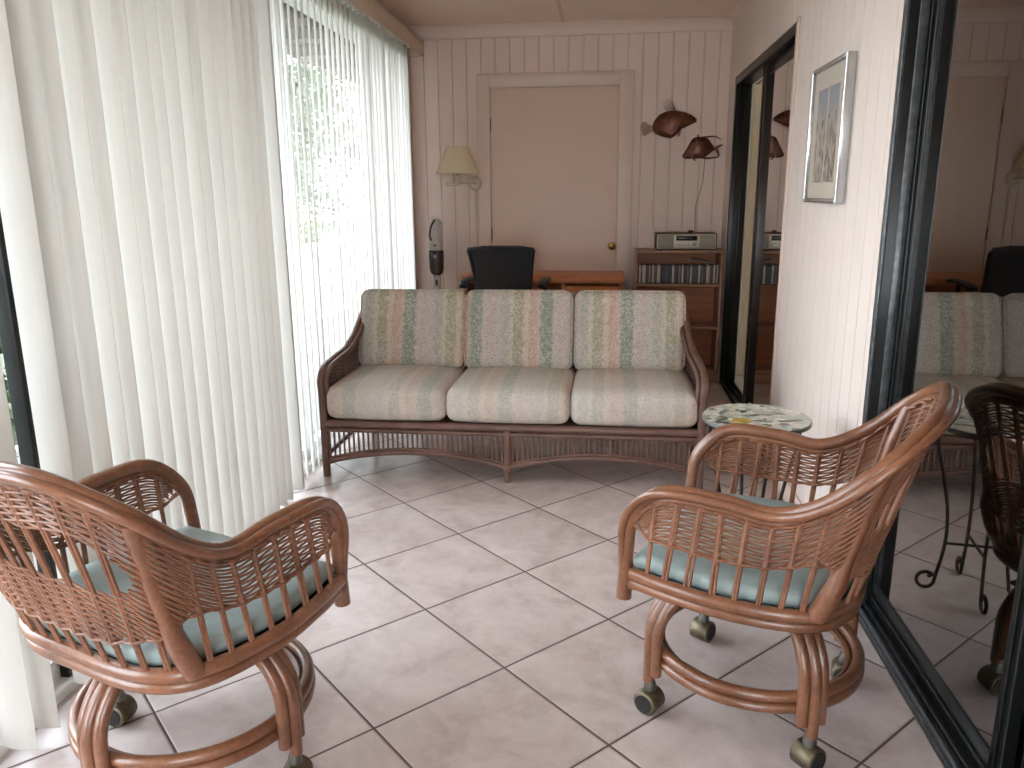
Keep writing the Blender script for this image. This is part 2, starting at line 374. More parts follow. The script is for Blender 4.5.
def grooved(name, a0, a1, base, z0, z1, axis, sgn, phase, pitch=.1013, depth=.004, wid=.006, thick=.1):
    """boarded wall: vertical V grooves cut in the profile. axis 'x': runs along x facing -y at y=base; axis 'y': runs along y facing -x at x=base"""
    prof = [(a0, 0)]
    k = math.ceil((a0-phase)/pitch)
    while phase+k*pitch < a1-.01:
        g = phase+k*pitch
        if g > a0+.01: prof += [(g-wid/2, 0), (g-wid*.25, depth), (g+wid*.25, depth), (g+wid/2, 0)]
        k += 1
    prof.append((a1, 0))
    outline = [(a, base+d) for a, d in prof]+[(a1, base+thick), (a0, base+thick)]
    mb = MB()
    if axis == 'x': mb.prism(outline, z0, z1, 'xy')
    else: mb.prism([(b, a) for a, b in outline], z0, z1, 'xy')
    return mb
mb = grooved('wall_back', XL-.1, XR+.1, YB, 0, H, 'x', 1, .0165, depth=.008, wid=.010)
fixn(mb.build('wall_back', M['wall_back'], kind='structure'))
mb = MB(); mb.box(-1.40, XR, YB-.014, YB, 2.35, H, .004); mb.build('trim_2', M['trim'], kind='structure')
# right wall with two door openings
D2a, D2b, D2z = 3.80, 5.56, 2.025
D1a, D1b, D1z = -.10, 2.465, 2.05
mb = grooved('wall_right', D1b, D2a, XR, 0, H, 'y', 1, .02, pitch=.1085, depth=.0035)
m2 = grooved('w', D2b, YB, XR, 0, H, 'y', 1, .02); mb.add(m2.v, m2.f, False)
m2 = grooved('w', D2a, D2b, XR, D2z, H, 'y', 1, .02, pitch=.1085); mb.add(m2.v, m2.f, False)
m2 = grooved('w', D1a, D1b, XR, D1z, H, 'y', 1, .02, pitch=.1085); mb.add(m2.v, m2.f, False)
m2 = grooved('w', YF, D1a, XR, 0, H, 'y', 1, .02, pitch=.1085); mb.add(m2.v, m2.f, False)
fixn(mb.build('wall_right', M['wall'], kind='structure'))
mb = MB()
mb.prism([(XR, H), (XR-.035, H), (XR-.03, H-.012), (XR-.01, H-.03), (XR, H-.04)], YF, YB-.014, 'xz'); fixn(mb.build('trim_3', M['trim'], kind='structure'))
mb = MB(); mb.box(XR-.008, XR, D2a-.045, D2a-.004, 0, D2z+.01, .002); mb.build('trim_4', M['trim'], kind='structure')
mb = MB(); mb.box(XL-.1, XR+.1, YF-.1, YF, 0, .25); mb.box(XL-.1, XR+.1, YF-.1, YF, 2.2, H); mb.box(XL-.1, -.75, YF-.1, YF, .25, 2.2); mb.box(.6, XR+.1, YF-.1, YF, .25, 2.2); mb.build('wall_front', M['wall'], kind='structure')
w = MB()  # window added out of view, lets in fill light for the back wall
for x in (-.72, -.075, .57): w.box(x-.03, x+.03, YF-.07, YF-.02, .25, 2.2, .003)
w.box(-.75, .6, YF-.07, YF-.02, .25, .31, .003); w.box(-.75, .6, YF-.07, YF-.02, 2.14, 2.2, .003); fill_win_front = w.build('fill_window_front', M['white_al'], kind='structure')
w = MB(); w.box(-.75, .6, YF-.047, YF-.043, .25, 2.2); w.build('glass', M['glass'], fill_win_front)
# left wall: stub at the far end, header above the sliding windows
mb = MB(); mb.box(XL-.1, XL+.05, 5.62, YB, 0, H); mb.box(XL-.1, XL+.05, YF, 5.62, 2.26, H); mb.box(XL-.1, XL+.05, YF, .30, 0, 2.26)  # near end kept solid, out of view, to cut the window light
mb.build('wall_left', M['wall'], kind='structure')

# door_1 in the back wall
dr = MB(); dr.box(-.833, .064, YB-.006, YB+.03, .012, 2.02, .002); d1 = dr.build('door_1', M['door'], kind='structure')
kn = MB(); kn.lathe([(.0, -.055), (.018, -.053), (.026, -.044), (.027, -.036), (.020, -.026), (.010, -.022), (.009, -.010), (.026, -.008), (.029, -.002), (.029, .0)], 24, (.034, YB-.006, .935), 'y')
fixn(kn.build('door_knob', M['gold'], d1))
for z in (.28, 1.02, 1.78):
    h = MB(); h.rod((-.836, YB-.012, z-.045), (-.836, YB-.012, z+.045), .006); h.build('hinge', M['brass'], d1)
mb = MB()
for x0, x1 in ((-.927, -.836), (.067, .166)): mb.box(x0, x1, YB-.022, YB+.002, 0, 2.115, .003)
mb.box(-.836, .067, YB-.022, YB+.002, 2.024, 2.115, .003); mb.build('trim_5', M['trim'], kind='structure')
mb = MB(); mb.box(-1.39, -.93, YB-.012, YB, 0, .09, .003); mb.box(.168, XR, YB-.012, YB, 0, .09, .003); mb.build('baseboard_back', M['trim'], kind='structure')
mb = MB(); mb.box(XR-.012, XR, D1b+.01, D2a-.046, 0, .09, .003); mb.build('baseboard_right', M['trim'], kind='structure')

# door_2: the big sliding glass door (near)
o = MB(); o.box(XR+.002, XR+.16, D1b-.03, D1b-.001, 0, D1z, .002); o.box(XR+.002, XR+.16, D1a+.001, D1a+.05, 0, D1z, .002); o.box(XR+.002, XR+.16, D1a+.05, D1b-.03, D1z-.05, D1z, .002)
big = o.build('door_2', M['black_al'], kind='structure')
o = MB(); o.box(XR+.012, XR+.16, D1a+.05, D1b-.03, -.02, .012)
for x, zz in ((XR+.02, .03), (XR+.045, .024), (XR+.09, .024), (XR+.155, .03)): o.box(x-.004, x+.004, D1a+.05, D1b-.03, .012, zz, .001)
o.build('track', M['dark_al'], big)
o = MB(); o.box(XR-.004, XR+.002, D1b-.030, D1b-.002, 0, D1z, .001); o.box(XR+.030, XR+.055, D1b-.0345, D1b-.030, .02, D1z-.05, .001); o.build('highlight_ridge', M['dark_al'], big)  # jamb ridges in lighter metal, their highlight put into the colour
def glass_panel(nm, x, y0, y1, z0, z1, sw, parent, mat, gm, rail=.085, pro=.006):
    f = MB()
    for a, b in ((y0, y0+sw), (y1-sw, y1)):
        f.box(x-pro, x+.022, a, b, z0, z1, .002); f.box(x-pro-.006, x-pro, a+sw*.38, a+sw*.5, z0, z1, .001)
    f.box(x-.006, x+.022, y0+sw, y1-sw, z0, z0+rail, .002); f.box(x-.013, x-.006, y0+sw, y1-sw, z0+rail*.35, z0+rail*.5, .001); f.box(x-.006, x+.022, y0+sw, y1-sw, z1-.06, z1, .002)
    fo = f.build(nm, mat, parent)
    g = MB(); g.box(x-.002, x+.002, y0+sw-.004, y1-sw+.004, z0+rail-.004, z1-.056); g.build('glass', gm, fo)
    return fo
glass_panel('sliding_panel', XR+.063, 1.56, D1b-.031, .026, D1z-.05, .05, big, M['black_al'], M['glass_tint'])
glass_panel('sliding_panel', XR+.105, .70, 1.595, .026, D1z-.05, .075, big, M['black_al'], M['glass_tint'])
glass_panel('sliding_panel', XR+.063, D1a+.05, .775, .026, D1z-.05, .075, big, M['black_al'], M['glass_tint'])
# door_3: far sliding glass door, standing open
o = MB(); o.box(XR+.003, XR+.105, D2b-.05, D2b-.001, 0, D2z, .002); o.box(XR+.003, XR+.105, D2a+.001, D2a+.05, 0, D2z, .002); o.box(XR+.003, XR+.105, D2a+.05, D2b-.05, D2z-.05, D2z, .002)
for xx in (XR+.03, XR+.07): o.box(xx-.006, xx+.006, D2b-.058, D2b-.05, 0, D2z-.05, .001)
far = o.build('door_3', M['black_al'], kind='structure')
o = MB(); o.box(XR+.012, XR+.105, D2a+.05, D2b-.05, -.02, .012)
for x in (XR+.02, XR+.06, XR+.095): o.box(x-.004, x+.004, D2a+.05, D2b-.05, .012, .026, .001)
o.build('track', M['black_al'], far)
glass_panel('sliding_panel', XR+.05, D2a+.05, 4.72, .026, D2z-.05, .11, far, M['brown_al'], M['glass_tint'], pro=.024)
# the dim rooms behind the sliding doors
mb = MB(); mb.box(XR+.005, 3.6, YF, YB+.1, -.08, -.004); mb.build('floor_inner', M['carpet'], kind='structure')
mb = MB(); mb.box(XR+.12, 3.6, YF, YB+.1, H, H+.08); mb.build('ceiling_inner', M['inner_wall'], kind='structure')
mb = MB(); mb.box(3.6, 3.7, YF, 3.9, 0, H); mb.box(3.6, 3.7, 5.7, YB+.1, 0, H); mb.box(3.6, 3.7, 3.9, 5.7, 0, .5); mb.box(3.6, 3.7, 3.9, 5.7, 2.2, H); mb.build('wall_inner_right', M['inner_wall'], kind='structure')
mb = MB(); mb.box(XR+.1, 3.6, 3.64, 3.74, 0, H); mb.build('wall_inner_baffle', M['inner_wall'], kind='structure')  # partition added to keep the curtain's light out of the near room
w = MB()  # unseen window added to light the curtain from behind
for y in (3.93, 4.8, 5.67): w.box(3.62, 3.67, y-.03, y+.03, .5, 2.2, .003)
w.box(3.62, 3.67, 3.9, 5.7, .5, .55, .003); w.box(3.62, 3.67, 3.9, 5.7, 2.15, 2.2, .003); fill_win_inner = w.build('fill_window_inner', M['white_al'], kind='structure')
w = MB(); w.box(3.643, 3.647, 3.9, 5.7, .5, 2.2); w.build('glass', M['glass'], fill_win_inner)
mb = MB(); mb.box(XR+.1, 3.6, YB, YB+.1, 0, H); mb.build('wall_inner_back', M['inner_wall'], kind='structure')
mb = MB(); mb.box(XR+.1, 3.6, YF-.1, YF, 0, H); mb.build('wall_inner_front', M['inner_wall'], kind='structure')

# windows on the left: two sliding units, white sill, dark stiles
w = MB(); w.box(XL-.10, XL+.03, .30, 5.62, 0, .03, .003); w.box(XL-.10, XL+.03, .30, 5.62, 2.20, 2.26, .003)
for y in (.33, 3.62, 5.58): w.box(XL-.06, XL+.01, y-.03, y+.03, .03, 2.20, .003)
w.box(XL-.05, XL-.01, .3, 5.62, .03, .09, .003)
win = w.build('window_1', M['white_al'], kind='structure')
w = MB()
for y in (1.775,): w.box(XL-.03, XL+.015, y-.02, y+.02, .03, 2.20, .003)
w.build('stile', M['black_al'], win)
w = MB(); w.box(XL-.034, XL-.030, .33, 5.56, .085, 2.205); w.build('glass', M['glass'], win)

# ------------------------------------------------------------------ vertical blinds
SX, SW = -1.367, .089
ZT, ZBT = 2.262, .03
def slat_mesh():
    n = 8; mb = MB(); vs = []
    for z in (ZBT, ZT):
        for side in (0, 1):
            for i in range(n+1):
                u = -SW/2+SW*i/n; c = .007*(1-(2*i/n-1)**2)
                vs.append((u, c+(.0008 if side else 0)-.004, z))
    def ix(zi, sd, i): return zi*2*(n+1)+sd*(n+1)+i
    fs = []
    for i in range(n):
        fs.append((ix(0,0,i), ix(0,0,i+1), ix(1,0,i+1), ix(1,0,i))); fs.append((ix(0,1,i+1), ix(0,1,i), ix(1,1,i), ix(1,1,i+1)))
        fs.append((ix(0,0,i+1), ix(0,0,i), ix(0,1,i), ix(0,1,i+1))); fs.append((ix(1,0,i), ix(1,0,i+1), ix(1,1,i+1), ix(1,1,i)))
    fs.append((ix(0,0,0), ix(1,0,0), ix(1,1,0), ix(0,1,0))); fs.append((ix(0,0,n), ix(0,1,n), ix(1,1,n), ix(1,0,n)))
    mb.add(vs, fs, True)
    return mb
sl0 = slat_mesh().build('slat', M['slat']); SL = sl0.data
bpy.data.objects.remove(sl0)
def blind(label, slats, y0, y1):
    t = thing('vertical_blind', (SX, (y0+y1)/2, 0), label, 'blind', 'vertical blinds along the left windows')
    hr = MB(); hr.box(-.022, .022, y0-(y0+y1)/2, y1-(y0+y1)/2, 2.268, 2.305, .003); hr.build('head_rail', M['white_al'], t)
    for y, phi in slats:
        s = bpy.data.objects.new('slat', SL); COL.objects.link(s); s.parent = t
        s.location = (0, y-(y0+y1)/2, 0); s.rotation_euler = (0, 0, PI/2+math.radians(phi))
    return t
# phi: angle of a slat from the window plane, 90 = square to the window
PHI = lambda a: a
near = [(1.479, 91), (1.557, 92)]
blind('short run of white vertical slats at the left edge, before the dark stile', near, 1.43, 1.61)
closed = []
for i, y in enumerate([1.735, 1.812, 1.892, 1.974, 2.043, 2.134, 2.204, 2.289, 2.363, 2.448, 2.532, 2.602, 2.69, 2.777, 2.853, 2.925, 2.995, 3.062]):
    closed.append((y, 90+random.uniform(-5, 5)))
closed += [(3.180, 89.5), (3.185, 90), (3.190, 90.5), (3.195, 91)]  # extra slats stacked behind the end one to block light and darken it
blind('wide run of overlapping white slats filling the left side beside the near chair', closed, 1.68, 3.22)
opened = []
y = 3.27
while y < 5.60:
    view = math.degrees(math.atan2(1.367, y))
    if y < 3.95: a = view+random.uniform(3, 8)
    elif y < 4.4: a = view+random.uniform(6, 13)
    else: a = view+random.choice((9, 13, 17, 17, 22, 30))+random.uniform(-2, 2)
    opened.append((y, a)); y += .078
blind('turned white slats with daylight and trees between them, beside the sofa', opened, 3.24, 5.60)
va = MB(); va.box(-1.302, -1.29, 1.0, 5.765, 2.24, 2.335, .003); va.box(XL+.05, -1.302, 1.0, 5.765, 2.318, 2.330); va.box(XL+.05, -1.302, 5.753, 5.765, 2.24, 2.318)
tag(va.build('valance', M['valance'], loc=None), 'long tan valance board over the vertical blinds under the ceiling', 'valance')

# ------------------------------------------------------------------ rattan chairs
C0 = np.array([[.29,.249,.335],[.283,.251,.471],[.265,.26,.566],[.189,.28,.640],[.05,.28,.646],[-.062,.277,.636],[-.166,.292,.687],[-.270,.275,.785],[-.338,.164,.852],[-.351,0,.855]])
S0 = np.array([[.262,.27,.414],[.169,.29,.414],[.016,.305,.414],[-.142,.272,.414],[-.213,.175,.414],[-.222,0,.414]])
MIR = np.array([1, -1, 1])
def mirror_join(P): return np.vstack([P, P[:-1][::-1]*MIR])
Uc = spl(mirror_join(C0), 14); Lc = spl(mirror_join(S0), 14)      # full curves, parameter = index/14
def at(curve, t):
    x = np.clip(t*14, 0, len(curve)-1); i = int(min(math.floor(x), len(curve)-2)); f = x-i
    return curve[i]*(1-f)+curve[i+1]*f
TM = [2.15, 3, 4, 5, 6, 7, 8, 9]; WM = [.12, .55, 1.75, 2.35, 2.85, 3.45, 4.25, 5]
def panel(t, v):
    """t in [2.15, 15.85] along the hoop, v from hoop (0) down to seat rail (1)"""
    tt = t if t <= 9 else 18-t
    w = float(np.interp(tt, TM, WM)); u = at(Uc, tt); l = at(Lc, w)
    p = u*(1-v)+l*v
    p[2] += 0
    if t > 9: p = p*MIR
    return p
# uniform spacing along the hoop
tt = np.linspace(2.15, 9, 400); mid = np.array([panel(t, .45) for t in tt]); ds = np.r_[0, np.cumsum(np.linalg.norm(np.diff(mid, axis=0), axis=1))]
HALF = ds[-1]; NS = 15; SPC = HALF/(NS+.0)
def t_of(s):
    """s = arc length from the front of one arm round the back to the front of the other"""
    return float(np.interp(s, ds, tt)) if s <= HALF else 18-float(np.interp(2*HALF-s, ds, tt))
VB = ([2.15, 2.5, 2.8, 3.2, 4, 5, 6, 6.5, 7, 8, 9], [.22, .42, .52, .56, .58, .54, .52, .60, .74, .82, .83])
def vbot(t): return float(np.interp(t if t <= 9 else 18-t, *VB))
def window(t, v):
    q = t if t <= 9 else 18-t
    if q < 7.25: return False
    h = .13*min(1, math.sqrt(max(0, (q-7.25)/.5)))
    return abs(v-.40) < h

def bulge(t):
    q = t if t <= 9 else 18-t
    return OUT*.008*math.exp(-((q-6.75)/.45)**2)
OUT = 1
def chair_meshes():
    global OUT
    parts = []
    rail = MB()
    pts = Uc[::2]
    rr = [.0165+.003*max(0, 1-min(i, len(Uc[::2])-1-i)/5) for i in range(len(Uc[::2]))]; rail.tube(Uc[::2], rr, 12)
    # companion pole hugging the hoop, outside and a little below
    ctr = np.array([0, 0, .45]); comp = []; comp2 = []
    T = np.gradient(Uc, axis=0); T /= np.linalg.norm(T, axis=1)[:, None]
    for i in range(2, len(Uc)-2, 2):
        p = Uc[i]; out = np.array([p[0]*.9, p[1], 0.0]); out /= np.linalg.norm(out)
        out = out-T[i]*(out@T[i]); out /= np.linalg.norm(out); nn = np.cross(T[i], out); nn *= (1 if nn[2] > 0 else -1)
        if abs(nn[2]) < .3: nn = nn*(1 if nn@np.array([-p[0], -p[1], 0]) < 0 else -1)
        ee = min(i, len(Uc)-1-i)/14; kk = min(1, max(0, (ee-.25)/1.3)); kk = kk*kk*(3-2*kk)
        comp.append(p+out*(.006+.013*kk))
        q = i/14; inner = at(Uc, q); 
        tq = q if 2.0 <= q <= 16.0 else None
        dn = panel(min(max(q, 2.15), 15.85), .3)-at(Uc, min(max(q, 2.15), 15.85)); dn /= np.linalg.norm(dn)
        comp2.append(p+dn*.021)
    rail.tube(comp, .0105, 10); rail.tube(comp2, .009, 8)
    # bindings under the two arms
    for m_ in ():
        for z in (.405, .413, .421, .429):
            p = np.array([.287, .25*m_, z]); c = [p+.0195*np.array([math.cos(a), math.sin(a), 0]) for a in np.linspace(0, 2*PI, 14, endpoint=False)]
            rail.tube(c, .003, 5, closed=True)
    parts.append(('arm_hoop', rail, 'rattan', None))
    sr = MB()
    low = Lc.copy(); low[:, 2] -= .028; low[:, 0] *= .985; low[:, 1] *= .975
    front = [np.array([.272, s, .405]) for s in np.linspace(-.262, .262, 10)]
    sr.tube(Lc[::2], .0155, 10); sr.tube(low[::2], .0145, 10); sr.tube(front, .015, 10); sr.tube([p-np.array([.008, 0, .027]) for p in front], .013, 10)
    parts.append(('seat_rail', sr, 'rattan', None))
    dk = MB(); n = len(Lc); vs = [(p[0]*.97, p[1]*.97, .408) for p in Lc]+[(p[0]*.97, p[1]*.97, .396) for p in Lc]
    dk.add(vs, [tuple(range(n)), tuple(range(n, 2*n))[::-1]]+[(i, (i+1) % n, n+(i+1) % n, n+i) for i in range(n)], False)
    parts.append(('seat_deck', dk, 'rubber', None))
    # leaning rear posts
    for m_ in (1, -1):
        a = at(Lc, 3.15); b = at(Uc, 6.95)-np.array([0, 0, .012]); a = a+np.array([0, 0, .0]); out = np.array([-.3, 1, 0])*.006
        line = [a+(b-a)*k+np.array([-.03, .012, 0])*math.sin(k*PI)*.6 for k in np.linspace(0, 1, 9)]
        line = [q-np.array([q[0], q[1], 0])/math.hypot(q[0], q[1])*.020*min(1, max(0, (i/8-.22)/.2))*(1 if i < 6 else (8-i)/2) for i, q in enumerate(line)]
        p = MB(); p.tube([q*(np.array([1, m_, 1])) for q in line], [.0225, .0225, .021]+[.016]*6, 12)
        for k in ():
            c = a+(b-a)*k+np.array([-.03, .012, 0])*math.sin(k*PI)*.6; d = (b-a)/np.linalg.norm(b-a)
            e1 = np.cross(d, [0, 0, 1.0]); e1 /= np.linalg.norm(e1); e2 = np.cross(d, e1)
            p.tube([(c+.0205*(math.cos(h)*e1+math.sin(h)*e2))*np.array([1, m_, 1]) for h in np.linspace(0, 2*PI, 14, endpoint=False)], .0032, 5, closed=True)
        parts.append(('rear_post', p, 'rattan', None))
    # spindles: pairs of thin rods from the seat rail up to the hoop
    for k in range(1, 2*NS):
        t = t_of(k*SPC); dt = .006/ max(.02, np.linalg.norm(panel(min(t+.05, 15.8), .5)-panel(max(t-.05, 2.16), .5)))*.1
        sp = MB()
        for sgn in (-1, 1):
            q = min(max(t+sgn*dt, 2.16), 15.84)
            sp.tube([panel(q, v) for v in np.linspace(.0, 1, 8)], .0042, 6)
        vb = vbot(t)   # wrapped length inside the weave
        vv = [v for v in np.linspace(.08, vb, 14)]+[vb+.05]; run = []
        for v in vv:
            if not window(t, v): run.append(v)
            if (window(t, v) or v == vv[-1]) and len(run) > 1:
                rr = [.0058]*len(run)
                if run[-1] >= vb: rr[-2] = .0085; rr[-1] = .0055
                sp.tube([panel(t, q) for q in run], rr, 7)
            if window(t, v): run = []
        parts.append(('spindle', sp, 'weave', None))
    # woven panel: strands run along the hoop, over and under the spindles
    wv = MB(); SUB = 4; ns = 2*NS*SUB
    ts = [t_of(HALF*2*i/ns) for i in range(ns+1)]
    lens = [np.linalg.norm(panel(t, 1)-panel(t, 0)) for t in ts]
    nrm = []
    for t in ts:
        a = panel(min(t+.06, 15.85), .5)-panel(max(t-.06, 2.15), .5); b = panel(t, .8)-panel(t, .2); c = np.cross(a, b); nrm.append(c/np.linalg.norm(c))
    i0 = int(np.argmin([abs(t-6.75) for t in ts])); OUT = 1 if nrm[i0]@np.array([panel(6.75, .5)[0], panel(6.75, .5)[1], 0]) > 0 else -1
    row = 0; d = .022
    while d < .42:
        run = []
        for i, t in enumerate(ts+[None]):
            ok = False
            if t is not None:
                v = d/lens[i]; ok = v < vbot(t) and not window(t, v)
            if ok: run.append(panel(t, v)+nrm[i]*(.0026*math.copysign(abs(math.cos(PI*i/SUB+row*PI))**.6, math.cos(PI*i/SUB+row*PI))+bulge(ts[i])))
            if (not ok or i == ns) and run:
                if len(run) > 3: wv.tube(run, .0027, 5)
                run = []
        row += 1; d += .0077
    # braided lower border
    for ph in (0, PI):
        wv.tube([panel(t, min(vbot(t)+.005, 1))+nrm[i]*.006*math.cos(PI*i/SUB+ph) for i, t in enumerate(ts)], .0034, 5)
    for ph in (0, PI):
        wv.tube([panel(t, .028/lens[i])*1+nrm[i]*.011*math.cos(PI*i/SUB*1.5+ph) for i, t in enumerate(ts)], .004, 5)
    parts.append(('woven_panel', wv, 'weave', None))
    # cushion
    cu = MB(); ring = []
    out = [np.array([p[0]*.95+.004, p[1]*.93, 0]) for p in Lc]; out[0][0] = out[-1][0] = .268
    cen = np.array([.02, 0, 0]); prof = [(0, -.002), (.80, -.002), (.95, .0), (.99, .010), (1.0, .024), (.99, .037), (.95, .045), (.82, .050), (.5, .052), (.0, .053)]
    closed = out+[np.array([.268, y, 0]) for y in np.linspace(out[-1][1], out[0][1], 12)[1:-1]]
    n = len(closed); vs = []
    for s_, z in prof:
        for p in closed: vs.append(cen+(p-cen)*max(s_, .001)+np.array([0, 0, .412+z]))
    fs = [(i*n+k, i*n+(k+1) % n, (i+1)*n+(k+1) % n, (i+1)*n+k) for i in range(len(prof)-1) for k in range(n)]
    cu.add(vs, fs, True)
    parts.append(('seat_cushion', cu, 'teal', None))
    base = []
    def rotz(P, a):
        c, s = math.cos(a), math.sin(a); return [np.array([p[0]*c-p[1]*s, p[0]*s+p[1]*c, p[2]]) for p in P]
    for k in range(4):
        lg = MB(); a = k*PI/2
        for j, off in enumerate((-.023, 0, .023)):
            R = .15 if j == 1 else .142; zt = .355; r1 = .286 if j == 1 else .276
            pts = [(0.03, off*.8, zt), (.07, off*.9, zt)]+[(r1-R+R*math.sin(h), off, zt-R+R*math.cos(h)) for h in np.linspace(.15, PI/2, 10)]+[(r1, off, .17), (r1, off, .088 if j == 1 else .115)]
            lg.tube(rotz([np.array(p, float) for p in pts], a), .0145, 10)
        base.append(('base_leg', lg, 'rattan'))
    fr = MB()
    for z, r in ((.175, .256), (.148, .258)):
        fr.tube([(r*math.cos(h), r*math.sin(h), z) for h in np.linspace(0, 2*PI, 56, endpoint=False)], .0145, 9, closed=True)
    fr.tube([(.234*math.cos(h), .234*math.sin(h), .162) for h in np.linspace(0, 2*PI, 56, endpoint=False)], .010, 7, closed=True)
    base.append(('floor_ring', fr, 'rattan'))
    sw = MB(); sw.lathe([(.0, .335), (.07, .335), (.075, .345), (.075, .366), (.11, .370), (.11, .388), (0, .388)], 28)
    base.append(('swivel_plate', sw, 'rubber'))
    return parts, base
PARTS, BASE = chair_meshes()
def caster(parent, az, steer):
    e = bpy.data.objects.new('caster', None)
    st = MB(); st.rod((0, 0, .05), (0, 0, .098), .009, 10); st.lathe([(.016, .062), (.016, .075), (.012, .09)], 14)
    hood = MB()
    hood.lathe([(.0, -.030), (.028, -.030), (.0315, -.027), (.0315, .024), (.028, .027), (0, .027)], 28, (0, 0, .0315), 'y'); hood.lathe([(.014, .055), (.014, .072), (.010, .078)], 14)
    o = fixn(hood.build('caster', M['brass'], parent))
    o.location = (.281*math.cos(az), .281*math.sin(az), 0); o.rotation_euler = (0, 0, steer)
    fixn(st.build('stem', M['steel'], o))
    wf = MB(); wf.lathe([(0, .0), (.0235, .0), (.0255, .003), (.0255, .012), (.0235, .015), (0, .015)], 24, (0, .0145, .0315), 'y'); fixn(wf.build('wheel', M['rubber'], o))
    wf = MB(); wf.lathe([(0, .0), (.0235, .0), (.0235, .004), (0, .004)], 24, (0, -.0325, .0315), 'y'); fixn(wf.build('hub_cap', M['rubber'], o))
    return o
def make_chair(loc, base_az, heading, seat_off, steers, label, src=None):
    root = thing('rattan_swivel_chair', loc, label, 'chair', 'rattan swivel chairs on casters', base_az)
    rel = heading-base_az; c, s = math.cos(-base_az), math.sin(-base_az); off = (seat_off[0]*c-seat_off[1]*s, seat_off[0]*s+seat_off[1]*c, 0)
    if src is None:
        for nm, mb_, mt, _ in PARTS:
            o = fixn(mb_.build(nm, M[mt], root)); o.rotation_euler = (0, 0, rel); o.location = off
        for nm, mb_, mt in BASE: fixn(mb_.build(nm, M[mt], root))
        for k in range(4): caster(root, k*PI/2, steers[k])
    else:
        k = 0
        for ch in list(src.children):
            o = ch.copy(); COL.objects.link(o); o.parent = root
            if ch['seat'] == 1: o.rotation_euler = (0, 0, rel); o.location = off
            if ch.name.startswith('caster'): o.rotation_euler = (0, 0, steers[k]); k += 1
            for g in list(ch.children):
                q = g.copy(); COL.objects.link(q); q.parent = o
    if src is None:
        names = {p[0] for p in PARTS}
        for ch in root.children: ch['seat'] = 1 if ch.name.split('.')[0] in names else 0
    return root
RAZ = math.radians(198.6)
chairR = make_chair((.40, 1.92, 0), RAZ, 2.731, (.024, -.006), (2.2, .3, -.6, .6), 'honey rattan swivel chair with teal seat standing in front of the dark sliding glass')
chairL = make_chair((-.945, 1.555, 0), math.radians(-17.6), 1.203, (-.018, -.039), (.4, 1.2, .2, 2.0), 'honey rattan swivel chair at the lower left, its woven back to the viewer', chairR)
for r in (chairR, chairL):
    for ch in r.children:
        if 'seat' in ch: del ch['seat']

# ------------------------------------------------------------------ cushions
def cushion(sx, sy, sz, r, puff, nseg=14):
    """rounded box centred on the origin with puffed faces"""
    import itertools
    mb = MB(); hx, hy, hz = sx/2, sy/2, sz/2
    def prm(n, h):   # denser near the edges
        a = np.linspace(-1, 1, n+1); return np.sign(a)*(1-(1-abs(a))**1.6)*h
    X, Y, Z = prm(nseg, hx), prm(nseg, hy), prm(8, hz)
    def sh(p):
        q = np.array(p, float); c = np.clip(q, [-hx+r, -hy+r, -hz+r], [hx-r, hy-r, hz-r]); d = q-c; l = np.linalg.norm(d)
        # blend: corners rounded with radius r
        if l > 1e-9:
            m = np.abs(d).max(); q = c+d/l*min(l, r) if (np.abs(d) > 1e-9).sum() > 1 else q
        u, v, w = q[0]/hx, q[1]/hy, q[2]/hz
        q[2] += puff*np.sign(w)*abs(w)*(1-u*u)*(1-v*v); q[1] += .5*puff*v*(1-u*u)*(1-w*w); q[0] += .35*puff*u*(1-v*v)*(1-w*w)
        return q
    idx = {}
    def vid(p):
        k = tuple(np.round(p, 6))
        if k not in idx: idx[k] = len(idx); vsl.append(sh(p))
        return idx[k]
    vsl = []; fs = []
    def face(A, B, f):
        for i in range(len(A)-1):
            for j in range(len(B)-1):
                fs.append([vid(f(A[i], B[j])), vid(f(A[i+1], B[j])), vid(f(A[i+1], B[j+1])), vid(f(A[i], B[j+1]))])
    for s in (-1, 1):
        face(X, Y, lambda a, b: (a, b, s*hz)); face(X, Z, lambda a, b: (a, s*hy, b)); face(Y, Z, lambda a, b: (s*hx, a, b))
    mb.add(vsl, fs, True)
    return mb
def welt(sx, sy, z, r, rad):
    """piping loop round a rounded rectangle"""
    pts = []
    for cx, cy, a0 in ((sx/2-r, sy/2-r, 0), (-sx/2+r, sy/2-r, PI/2), (-sx/2+r, -sy/2+r, PI), (sx/2-r, -sy/2+r, 3*PI/2)):
        for h in np.linspace(a0, a0+PI/2, 7): pts.append((cx+r*math.cos(h), cy+r*math.sin(h), z))
    mb = MB(); mb.tube(pts, rad, 6, closed=True); return mb

# ------------------------------------------------------------------ sofa
SFX, SFY = -.437, 3.45      # centre of the front
sofa = thing('wicker_sofa', (SFX, SFY+.38, 0), 'long brown wicker sofa with striped cushions across the room', 'sofa')
def SP(x, y, z): return np.array([x, y-.38, z])    # x from centre, y from the front line
HW = .872
fr = MB()
zr = .262
fr.tube([SP(-HW, 0, zr), SP(HW, 0, zr)], .0185, 10); fr.tube([SP(-HW, .0, zr-.03), SP(HW, 0, zr-.03)], .012, 8)
for s in (-1, 1): fr.tube([SP(s*HW, 0, zr), SP(s*(HW-.025), .70, zr)], .0185, 10)
fr.tube([SP(-HW+.03, .70, zr), SP(HW-.03, .70, zr)], .0185, 10)
fr.tube([SP(-HW+.03, .72, .12), SP(HW-.03, .72, .12)], .012, 8)
for s in (-1, 1): fr.tube([SP(s*HW, 0, .10), SP(s*(HW-.025), .70, .12)], .011, 8)
